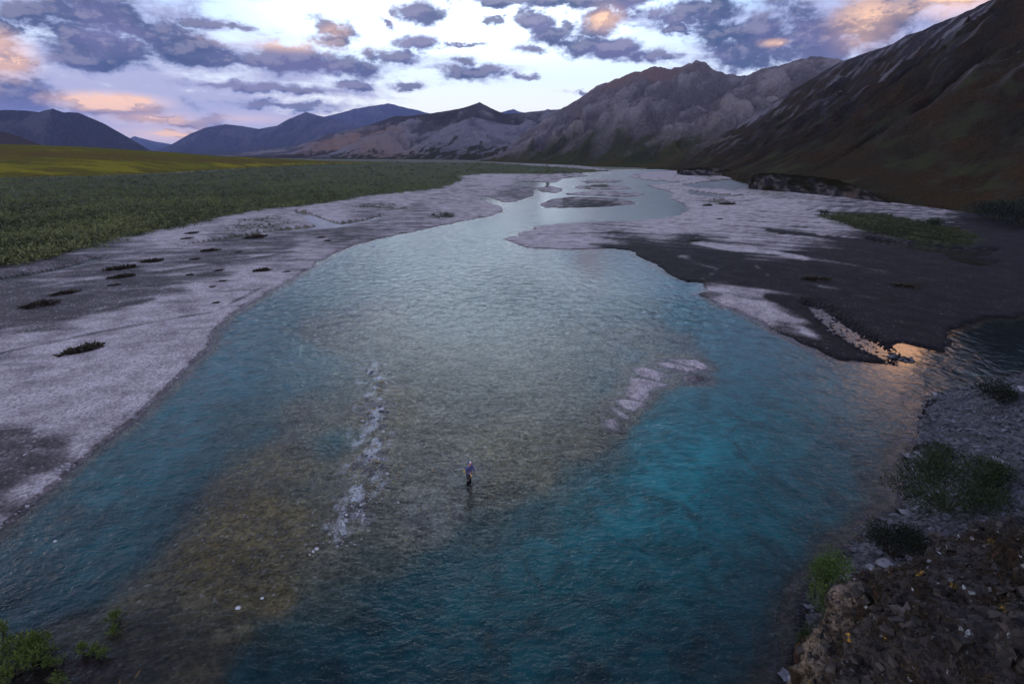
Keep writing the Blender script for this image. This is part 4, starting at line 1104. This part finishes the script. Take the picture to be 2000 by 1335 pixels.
for (px, py, n, sc, lb) in [(1708, 1157, 50, .085, 'yellow flower cluster on the left crest of the outcrop'), (1935, 1064, 26, .06, 'larger yellow flower cluster on the right crest of the outcrop'),
                            (1880, 1080, 26, .06, 'faint yellow flower cluster left of the larger one on the crest'), (1868, 1152, 22, .06, 'single yellowed plant on the dark face of the outcrop')]:
    x, y, z = ray(px, py); d = unit(np.array([x, y, z])); Q = G - np.array([0, 0, CAM_H]); tt = Q @ d
    e = np.linalg.norm(Q - tt[..., None] * d, axis=-1) + (tt < 0) * 99
    e[:66] += 9
    i, j = np.unravel_index(np.argmin(e), e.shape); c = G[i, j]
    root = empty('yellow_flowers', tuple(c)); tag(root, lb, 'flowers')
    dd = unit(rng.normal(size=(n, 3)) * np.array([1, 1, .4]) + np.array([0, 0, .7])); P0 = dd * sc * rng.random((n, 1)) * np.array([1, 1, .8]) + np.array([0, 0, .03])
    Vv, Ff = leaf_quads(P0, unit(dd + rng.normal(size=(n, 3)) * .5), .05, .03, rng)
    np_mesh('blossoms', Vv, Ff, M_YEL, {'tint': rng.random(n).repeat(4)}, smooth=False, parent=root)
    tv, tf = tubes([((0, 0, -.03), tuple(q)) for q in P0[:14]], .004, .003, 3)
    np_mesh('stems', tv, tf, M_STEM, parent=root)

# ------------------------------------------------------------------ sod clumps and driftwood on the bars
M_SOD = leaf_mat('sod', (.028, .018, .014), (.085, .066, .032))


def sod(px, py, wpx, hpx, label, group=None, name='sod_clump', cat='sod clump'):
    x, y = gnd(px, py); z = float(floor_z(x, y)); t_ = math.hypot(math.hypot(x, y), CAM_H) / F_PX
    rx = wpx * t_ * .5; h = max(hpx * t_ * .55, .08); n = int(60 + 120 * min(rx, 1.5))
    a = rng.random(n) * 6.283; r = np.sqrt(rng.random(n)); lob = 1 + .45 * np.sin(2 * a + rng.random() * 6) * rng.random() + .35 * np.sin(5 * a + rng.random() * 6); r = r * .8
    Px = np.cos(a) * r * rx * lob; Py = np.sin(a) * r * rx * .42 * lob; Pz = h * (1 - r ** 2) * (.4 + .6 * rng.random(n)) * (Px / rx * .5 + .6) - .03
    P0 = np.stack([Px, Py, Pz], -1)
    D = unit(np.stack([np.cos(a), np.sin(a), 1.0 + 0 * a], -1) + rng.normal(size=(n, 3)) * .5)
    Vv, Ff = leaf_quads(P0, D, np.maximum(.09, rx * .28) * (.6 + .8 * rng.random(n)), np.maximum(.05, rx * .14), rng)
    # a low mound under the blades
    k = 14; an = np.arange(k) * 2 * math.pi / k; o = len(Vv)
    ring = np.stack([np.cos(an) * rx * 1.05, np.sin(an) * rx * .55, 0 * an - .04], -1) * (.75 + .35 * rng.random((k, 1))); ring2 = np.stack([np.cos(an) * rx * .55 + rx * .15, np.sin(an) * rx * .3, 0 * an + h * .6], -1) * (1 + .12 * rng.normal(size=(k, 1)))
    Vv = np.concatenate([Vv, ring, ring2, [[rx * .15, 0, h * .7]]])
    Ff = np.concatenate([Ff, [[o + i, o + (i + 1) % k, o + k + (i + 1) % k, o + k + i] for i in range(k)], [[o + k + i, o + k + (i + 1) % k, o + 2 * k, o + 2 * k] for i in range(0)] or np.zeros((0, 4), int)])
    Ff = np.concatenate([Ff.astype(int), np.array([[o + k + i, o + k + (i + 1) % k, o + k + (i + 2) % k, o + 2 * k] for i in range(0, k, 2)])])
    tn = np.concatenate([np.clip(rng.random(n) * .8, 0, 1).repeat(4), np.full(2 * k + 1, .08)])
    ob = np_mesh(name, Vv, Ff, M_SOD, {'tint': tn}, smooth=False); ob.location = (x, y, z)
    ob.rotation_euler = (0, 0, math.atan2(y, x) - math.pi / 2 + .25 * random.random())
    return tag(ob, label, cat, group)


SODG = 'sod clumps stranded on the left gravel bank'
for px, py, w, h, lb in [
    (163, 693, 54, 10, 'largest brown sod clump alone on the pale left gravel'), (512, 533, 32, 8, 'dark rusty sod clump near the river edge of the bank'),
    (500, 470, 34, 9, 'dark sod clump beside the silver side pool'), (238, 533, 40, 5, 'upper of two long reddish sod clumps on grey silt'), (240, 549, 34, 6, 'lower of two long reddish sod clumps on grey silt'),
    (82, 606, 46, 9, 'long dark sod clump at the left end of the grey silt'), (128, 582, 34, 5, 'thin sod streak above the long dark clump on the silt'),
    (422, 596, 14, 5, 'small green sod clump on pale gravel near the waterline'), (410, 496, 28, 5, 'flat sod clump between the pool and the pale gravel'),
    (298, 518, 34, 4, 'flat dark sod clump in the middle of the silt'), (376, 463, 18, 5, 'sod clump just below the willow edge')]:
    sod(px, py, w, h, lb, SODG)
for px, py in [(434, 555), (416, 565), (560, 534), (428, 534), (466, 498), (366, 473), (640, 474), (628, 468), (380, 513), (225, 565), (135, 578), (372, 543), (455, 468)]:
    sod(px, py, 12 + 6 * random.random(), 3.5, 'small flat sod clump on the left gravel bank', 'small sod clumps on the left gravel bank')
for px, py, w, h, lb in [
    (1593, 553, 40, 6, 'ragged dark driftwood heap on the black silt left of another'), (1768, 566, 38, 8, 'dark driftwood heap on the black silt toward the right shore'), (1381, 404, 16, 7, 'dark driftwood snag near the upstream channel'),
    (1404, 432, 10, 5, 'single green tuft on the pale bar'), (1526, 464, 12, 4, 'small dark snag on the pale part of the right bar'), (1356, 476, 18, 5, 'dark snag at the edge of the black silt'), (1420, 402, 24, 5, 'low driftwood beside the olive tufts upstream')]:
    sod(px, py, w, h, lb, None, 'driftwood_heap', 'driftwood')

# ------------------------------------------------------------------ stones
def rock_mesh(name, mat, seed, flat=.55, sub=2, crag=.22):
    bm = bmesh.new(); bmesh.ops.create_icosphere(bm, subdivisions=sub, radius=.5)
    rg = random.Random(seed); off = [rg.uniform(-50, 50) for _ in range(3)]
    for v in bm.verts:
        n = float(fbm(np.array([v.co.x * 2.2 + off[0] + v.co.z]), np.array([v.co.y * 2.2 + off[1] - v.co.z]), 3, seed)[0])
        v.co *= 1 + crag * 2 * n
        v.co.z *= flat; v.co.x *= 1.0 + .25 * math.sin(seed)
    me = bpy.data.meshes.new(name); bm.to_mesh(me); bm.free(); me.materials.append(mat)
    for p in me.polygons: p.use_smooth = crag < .2
    return me


M_WSTONE = simple_mat('white_stone', (.60, .56, .56), .7, .25, 8); M_YSTONE = simple_mat('ochre_stone', (.24, .19, .10), .6, .45, 5)
M_DSTONE = simple_mat('dark_stone', (.10, .095, .10), .6, .4, 5); M_SLAB = slate_mat('slate_slab', (.10, .10, .115), (.26, .255, .28), .5)
wst = [rock_mesh('white_stone', M_WSTONE, s) for s in range(5)]; yst = [rock_mesh('riffle_stone', m, 20 + s) for s, m in enumerate([M_YSTONE, M_YSTONE, M_DSTONE, M_DSTONE, M_WSTONE])]


def stone(name, me, x, y, z, s, label, cat, group=None):
    o = bpy.data.objects.new(name, me); col.objects.link(o); o.location = (x, y, z); o.scale = (s, s, s); o.rotation_euler = (random.uniform(-.2, .2), random.uniform(-.2, .2), random.random() * 6.28)
    return tag(o, label, cat, group)


cnt = 0
while cnt < 95:
    py = random.uniform(930, 1065); px = random.gauss(np.interp(py, [930, 1000, 1065], [700, 685, 645]), 34)
    x, y = gnd(px, py); s = .06 + .10 * random.random() ** 2
    stone('white_stone', random.choice(wst), x, y, max(float(floor_z(x, y)), -.07) + s * .18, s, 'white stone among many breaking the surface left of the angler', 'stone', 'white stones in the shallows'); cnt += 1
for px, py, s, lb in [(619, 1072, .20, 'larger white stone at the top of the line trailing down left'), (612, 1077, .16, 'white stone next to the larger one in the trailing line'), (465, 1187, .17, 'lone white stone in dark shallows near the bottom'),
                      (512, 1168, .12, 'small white stone above right of the lone white stone'), (108, 1056, .22, 'pale round stone under the left channel water'), (605, 1083, .10, 'smallest white stone ending the trailing line')]:
    x, y = gnd(px, py); stone('white_stone', random.choice(wst), x, y, .02 if px > 200 else -.03, s, lb, 'stone', 'white stones in the shallows')
cnt = 0
while cnt < 130:
    py = random.uniform(705, 985); px = random.gauss(np.interp(py, [705, 800, 985], [735, 742, 735]), np.interp(py, [705, 985], [12, 24]))
    x, y = gnd(px, py); s = (.10 + .16 * random.random() ** 2) * (1 + .004 * (985 - py))
    stone('riffle_stone', random.choice(yst), x, y, max(float(floor_z(x, y)), -.10) + s * .12, s, 'ochre or grey stone wetted by the riffle upstream of the angler', 'stone', 'stones in the riffle'); cnt += 1
for px, py, s, mt, lb in [(915 - 69, 917, .34, M_YSTONE, 'orange topped stone left of the angler'), (786, 908, .3, M_YSTONE, 'orange stone with foam between the riffle and the angler'), (954, 961, .32, M_YSTONE, 'pale yellow stone right below the angler'), (735, 945, .34, M_YSTONE, 'bright orange stone at the foot of the riffle')]:
    x, y = gnd(px, py); stone('riffle_stone', rock_mesh('riffle_stone', mt, int(px)), x, y, max(float(floor_z(x, y)), -.12) + .06, s, lb, 'stone')
slab = [rock_mesh('slate_slab', M_SLAB, 40 + s, .32, 2, .3) for s in range(5)]
for px, py, s, lb in [(1783, 893, .9, 'pale slate slab at the tip of the shore above the large shrub'), (1800, 890, .7, 'slate slab touching the pale slab at the shore tip'), (1786, 912, .8, 'flat slab below the pale slab at the shore tip'), (1795, 928, .6, 'small slab between the flat slab and the large shrub'),
                      (1770, 1002, .7, 'wet black slab at the waterline below the large shrub'), (1746, 1008, .6, 'round pale boulder beside the waterline below the large shrub'), (1728, 1103, .8, 'pale green slab below the almost black shrub'), (1700, 1112, .6, 'grey slab left of the pale green slab'),
                      (1660, 1130, .7, 'dark slab at the waterline above the bright shrub'), (1778, 1090, .6, 'grey boulder among rubble beside the outcrop crest'), (1990, 762, 1.5, 'largest grey boulder on the bank by the cove'), (1830, 772, .8, 'dark boulder at the cove end of the talus'),
                      (1534, 1318, .55, 'pale boulder at the water near the bottom edge'), (1552, 1330, .5, 'dark boulder beside the pale one near the bottom edge'), (1850, 1012, .7, 'grey slab at the foot of the large shrub'), (1960, 905, .9, 'long tilted slab high on the talus')]:
    x, y, z = on_talus(px, py); stone('slate_slab', random.choice(slab), x, y, z + .05, s, lb, 'rock')
dk_st = [rock_mesh('dark_cobble', M_DSTONE, 60 + s) for s in range(4)]
for i in range(34):
    f = i / 33; px = 1738 + f * 47 + random.gauss(0, 2); py = 696 + f * 8 + random.gauss(0, 2); x, y = gnd(px, py)
    stone('dark_cobble', random.choice(dk_st), x, y, .03, .25 + .25 * random.random(), 'dark cobble in the row jutting into the orange lit cove', 'stone', 'row of cobbles in the cove')

# ------------------------------------------------------------------ angler
def skin_mesh(name, verts, edges, radii, mat, parent=None, sub=1, root=0):
    me = bpy.data.meshes.new(name); me.from_pydata(verts, edges, []); o = bpy.data.objects.new(name, me); col.objects.link(o)
    o.modifiers.new('Skin', 'SKIN')
    for v, r in zip(me.skin_vertices[0].data, radii):
        v.radius = r if isinstance(r, tuple) else (r, r); v.use_root = False
    me.skin_vertices[0].data[root].use_root = True
    sm = o.modifiers.new('Sub', 'SUBSURF'); sm.levels = sub; sm.render_levels = sub
    dg = bpy.context.evaluated_depsgraph_get(); nm = bpy.data.meshes.new_from_object(o.evaluated_get(dg))
    o.modifiers.clear(); o.data = nm; nm.name = name; nm.materials.clear(); nm.materials.append(mat)
    for p in nm.polygons: p.use_smooth = True
    if parent: o.parent = parent
    return o


M_SKIN = simple_mat('skin', (.52, .26, .18), .6, .1); M_JACKET = simple_mat('jacket', (.105, .105, .24), .8, .2); M_WADER = simple_mat('waders', (.065, .055, .058), .85, .3, 12)
M_WADERLOW = simple_mat('wet_waders', (.006, .006, .008), .6, .3, 12); M_BOOT = simple_mat('boots', (.34, .32, .36), .8, .2); M_CAPB = simple_mat('cap_blue', (.010, .035, .16), .7, .1); M_CAPW = simple_mat('cap_white', (.75, .74, .76), .7, .05)
M_BRIM = simple_mat('cap_brim', (.60, .16, .10), .7, .1); M_YELLOW = simple_mat('yellow_fabric', (.80, .55, .02), .6, .15); M_BLACK = simple_mat('black_webbing', (.015, .015, .02), .6, .1); M_GAITER = simple_mat('neck_gaiter', (.66, .58, .60), .8, .1)
M_ROD = simple_mat('rod_graphite', (.32, .33, .36), .4, .1)
fx, fy = gnd(917, 949, -.12)
FACE = R(-38)
per = empty('person', (fx, fy, -.14), FACE)
tag(per, 'angler standing in the shallows in blue jacket, dark waders and a white fronted cap', 'person')
# skeleton (x forward, y to the figure's left, z up)
RH, LH = Vector((.30, -.16, 1.10)), Vector((.30, .30, .98))
bv = [(0, 0, .98), (.01, 0, 1.18), (.02, 0, 1.40), (.04, 0, 1.52), (.055, 0, 1.60), (.07, 0, 1.70), (.07, 0, 1.78),
      (0, -.10, .93), (.03, -.12, .52), (-.01, -.13, .12), (0, .10, .93), (-.02, .12, .52), (-.05, .13, .12),
      (.02, -.20, 1.43), (-.02, -.27, 1.17), (.24, -.18, 1.11), (.02, .20, 1.43), (.05, .28, 1.18), (.25, .30, 1.00)]
be = [(0, 1), (1, 2), (2, 3), (3, 4), (4, 5), (5, 6), (0, 7), (7, 8), (8, 9), (0, 10), (10, 11), (11, 12), (2, 13), (13, 14), (14, 15), (2, 16), (16, 17), (17, 18)]
br = [(.13, .15), (.125, .15), (.12, .165), .058, .066, .088, .075, .09, .062, .045, .09, .062, .045, .06, .047, .032, .06, .047, .032]
fing = []
for base, d0, sgn in ((Vector(bv[15]), Vector((.94, .2, -.1)).normalized(), -1), (Vector(bv[18]), Vector((.85, .1, -.4)).normalized(), 1)):
    bi = 15 if sgn < 0 else 18; palm = base + d0 * .07
    bv.append(tuple(palm)); br.append((.036, .022)); be.append((bi, len(bv) - 1)); pi = len(bv) - 1
    for k in range(4):
        a = palm + d0 * .035 + Vector((0, 0, (.027 - .018 * k))); b = a + d0 * (.036 + .006 * (k in (1, 2))) + Vector((0, -sgn * .012, -.004)); c = b + Vector((d0.x * .008, -sgn * .030, -.010))
        for q, r_ in ((a, .009), (b, .0085), (c, .0075)):
            bv.append(tuple(q)); br.append(r_)
        n_ = len(bv); be += [(pi, n_ - 3), (n_ - 3, n_ - 2), (n_ - 2, n_ - 1)]
    a = palm + Vector((0, -sgn * .022, .028)); b = a + d0 * .035 + Vector((0, -sgn * .02, .008)); bv += [tuple(a), tuple(b)]; br += [.010, .009]
    n_ = len(bv); be += [(pi, n_ - 2), (n_ - 2, n_ - 1)]
body = skin_mesh('body', bv, be, br, M_SKIN, per)
skin_mesh('nose', [(.150, 0, 1.715), (.172, 0, 1.69)], [(0, 1)], [.011, .015], M_SKIN, per)
for s in (-1, 1):
    skin_mesh('ear', [(.065, s * .088, 1.72), (.062, s * .092, 1.69)], [(0, 1)], [.016, .012], M_SKIN, per)
jk = [(0, 0, 1.04), (.01, 0, 1.2), (.02, 0, 1.40), (.035, 0, 1.50), (.02, -.20, 1.44), (-.02, -.275, 1.17), (.22, -.185, 1.112), (.02, .20, 1.44), (.05, .285, 1.18), (.235, .30, 1.01)]
skin_mesh('jacket', jk, [(0, 1), (1, 2), (2, 3), (2, 4), (4, 5), (5, 6), (2, 7), (7, 8), (8, 9)], [(.155, .175), (.15, .175), (.145, .19), .085, .082, .066, .05, .082, .066, .05], M_JACKET, per)
skin_mesh('waders', [(0, 0, 1.12), (0, 0, .98), (0, -.10, .90), (.03, -.12, .54), (0, 0, 1.02), (0, .10, .90), (-.02, .12, .54)], [(0, 1), (1, 2), (2, 3), (1, 5), (5, 6), (1, 4)], [(.16, .18), (.155, .18), .125, .10, (.15, .17), .125, .10], M_WADER, per)
for s, kx in ((-1, .03), (1, -.02)):
    skin_mesh('wader_leg', [(kx, s * .12, .56), (kx - .03, s * .127, .30), (kx - .035, s * .13, .10)], [(0, 1), (1, 2)], [.098, .085, .075], M_WADERLOW, per)
    skin_mesh('boot', [(kx - .06, s * .13, .06), (kx + .04, s * .135, .045), (kx + .14, s * .14, .035)], [(0, 1), (1, 2)], [(.062, .055), (.06, .05), (.05, .036)], M_BOOT, per)
gt = skin_mesh('neck_gaiter', [(.03, 0, 1.50), (.05, 0, 1.58)], [(0, 1)], [.085, .085], M_GAITER, per)
# cap: rear dome blue, front white, red brim
def dome(name, mat, a0, a1, parent):
    bm = bmesh.new(); n, k = 7, 12; rows = []
    for i in range(n):
        ph = i / (n - 1) * math.pi / 2
        rows.append([bm.verts.new((.07 + .113 * math.cos(ph) * math.cos(a0 + (a1 - a0) * j / k), .100 * math.cos(ph) * math.sin(a0 + (a1 - a0) * j / k), 1.745 + .105 * math.sin(ph))) for j in range(k + 1)])
    for i in range(n - 1):
        for j in range(k):
            try: bm.faces.new((rows[i][j], rows[i][j + 1], rows[i + 1][j + 1], rows[i + 1][j]))
            except ValueError: pass
    me = bpy.data.meshes.new(name); bm.to_mesh(me); bm.free(); me.materials.append(mat)
    o = bpy.data.objects.new(name, me); col.objects.link(o); o.parent = parent
    md = o.modifiers.new('Solid', 'SOLIDIFY'); md.thickness = .006
    return o


cap = dome('cap', M_CAPB, R(62), R(298), per)
dome('cap_front', M_CAPW, R(-62), R(62), cap)
bm = bmesh.new(); inner = []; outer = []
for j in range(11):
    a = R(-58 + 116 * j / 10)
    inner.append(bm.verts.new((.07 + .112 * math.cos(a), .10 * math.sin(a), 1.748))); outer.append(bm.verts.new((.10 + .17 * math.cos(a), .098 * math.sin(a), 1.730)))
for j in range(10): bm.faces.new((inner[j], inner[j + 1], outer[j + 1], outer[j]))
me = bpy.data.meshes.new('brim'); bm.to_mesh(me); bm.free(); me.materials.append(M_BRIM); ob = bpy.data.objects.new('brim', me); col.objects.link(ob); ob.parent = cap
ob.modifiers.new('Solid', 'SOLIDIFY').thickness = .008
mw = Vector((fx, fy, -.14)); rot = Vector((0, 0, 1))


def wpt(p):
    c, s = math.cos(FACE), math.sin(FACE); return (fx + p[0] * c - p[1] * s, fy + p[0] * s + p[1] * c, -.14 + p[2])


pk = empty('sling_pack', wpt((-.20, -.12, 1.02)), FACE)
tag(pk, 'yellow sling pack on the hip of the angler', 'pack')
skin_mesh('pouch', [(0, -.07, 0), (-.03, 0, .01), (-.02, .09, .0)], [(0, 1), (1, 2)], [(.10, .085), (.12, .10), (.10, .085)], M_YELLOW, pk)
skin_mesh('strap', [(.03, -.10, .04), (.10, -.16, .12), (.35, -.08, .30), (.36, .06, .40), (.24, .14, .50), (.06, .16, .42), (-.02, .10, .08)], [(i, i + 1) for i in range(6)], [.018] * 7, M_BLACK, pk)
tip = Vector((-.95, .42, 2.45)); hd = Vector((.32, -.17, 1.105))
rod = empty('fly_rod', wpt(hd), FACE); tag(rod, 'thin fly rod with yellow reel held by the angler over the shoulder', 'fishing rod')
dv_ = (tip - hd)
tv, tf = tubes([(tuple(-dv_ * .06), tuple(dv_ * .06))], .014, .012, 8); np_mesh('grip', tv, tf, M_GAITER, parent=rod)
tv, tf = tubes([(tuple(dv_ * .06), tuple(dv_ * .55)), (tuple(dv_ * .55), tuple(dv_ * 1.25))], .007, .004, 6); np_mesh('blank', tv, tf, M_ROD, parent=rod)
bm = bmesh.new(); bmesh.ops.create_cone(bm, cap_ends=True, segments=20, radius1=.055, radius2=.055, depth=.045); bmesh.ops.bevel(bm, geom=bm.edges[:], offset=.006, segments=1)
me = bpy.data.meshes.new('reel'); bm.to_mesh(me); bm.free(); me.materials.append(M_YELLOW); ob = bpy.data.objects.new('reel', me); col.objects.link(ob); ob.parent = rod; ob.location = (.02, -.01, -.09); ob.rotation_euler = (R(90), 0, R(20))

# ------------------------------------------------------------------ haze
pts = []
for o in scene.objects:
    if o.type == 'MESH' and o.parent is None:
        a = np.zeros(len(o.data.vertices) * 3, np.float32); o.data.vertices.foreach_get('co', a); a = a.reshape(-1, 3); pts += [a.min(0), a.max(0)]
lo, hi_ = np.min(pts, 0) - 300, np.max(pts, 0) + 300
lo[2] = np.min(pts, 0)[2] - 1; lo[1] = min(lo[1], -400); hi_[2] = np.max(pts, 0)[2] + 40
m = bpy.data.materials.new('haze_air'); m.use_nodes = True; m.node_tree.nodes.clear(); nt = NT(m.node_tree); out = nt.node('ShaderNodeOutputMaterial')
pv = nt.node('ShaderNodeVolumePrincipled'); pv.inputs['Color'].default_value = (.34, .48, 1.0, 1); pv.inputs['Density'].default_value = 3.5e-5
nt.l.new(pv.outputs[0], out.inputs['Volume'])
bm = bmesh.new(); bmesh.ops.create_cube(bm, size=1)
for v in bm.verts: v.co = [lo[i] if v.co[i] < 0 else hi_[i] for i in range(3)]
me = bpy.data.meshes.new('haze'); bm.to_mesh(me); bm.free(); me.materials.append(m); hz = bpy.data.objects.new('haze', me); col.objects.link(hz)
tag(hz, 'thin evening haze filling the valley', kind='stuff')
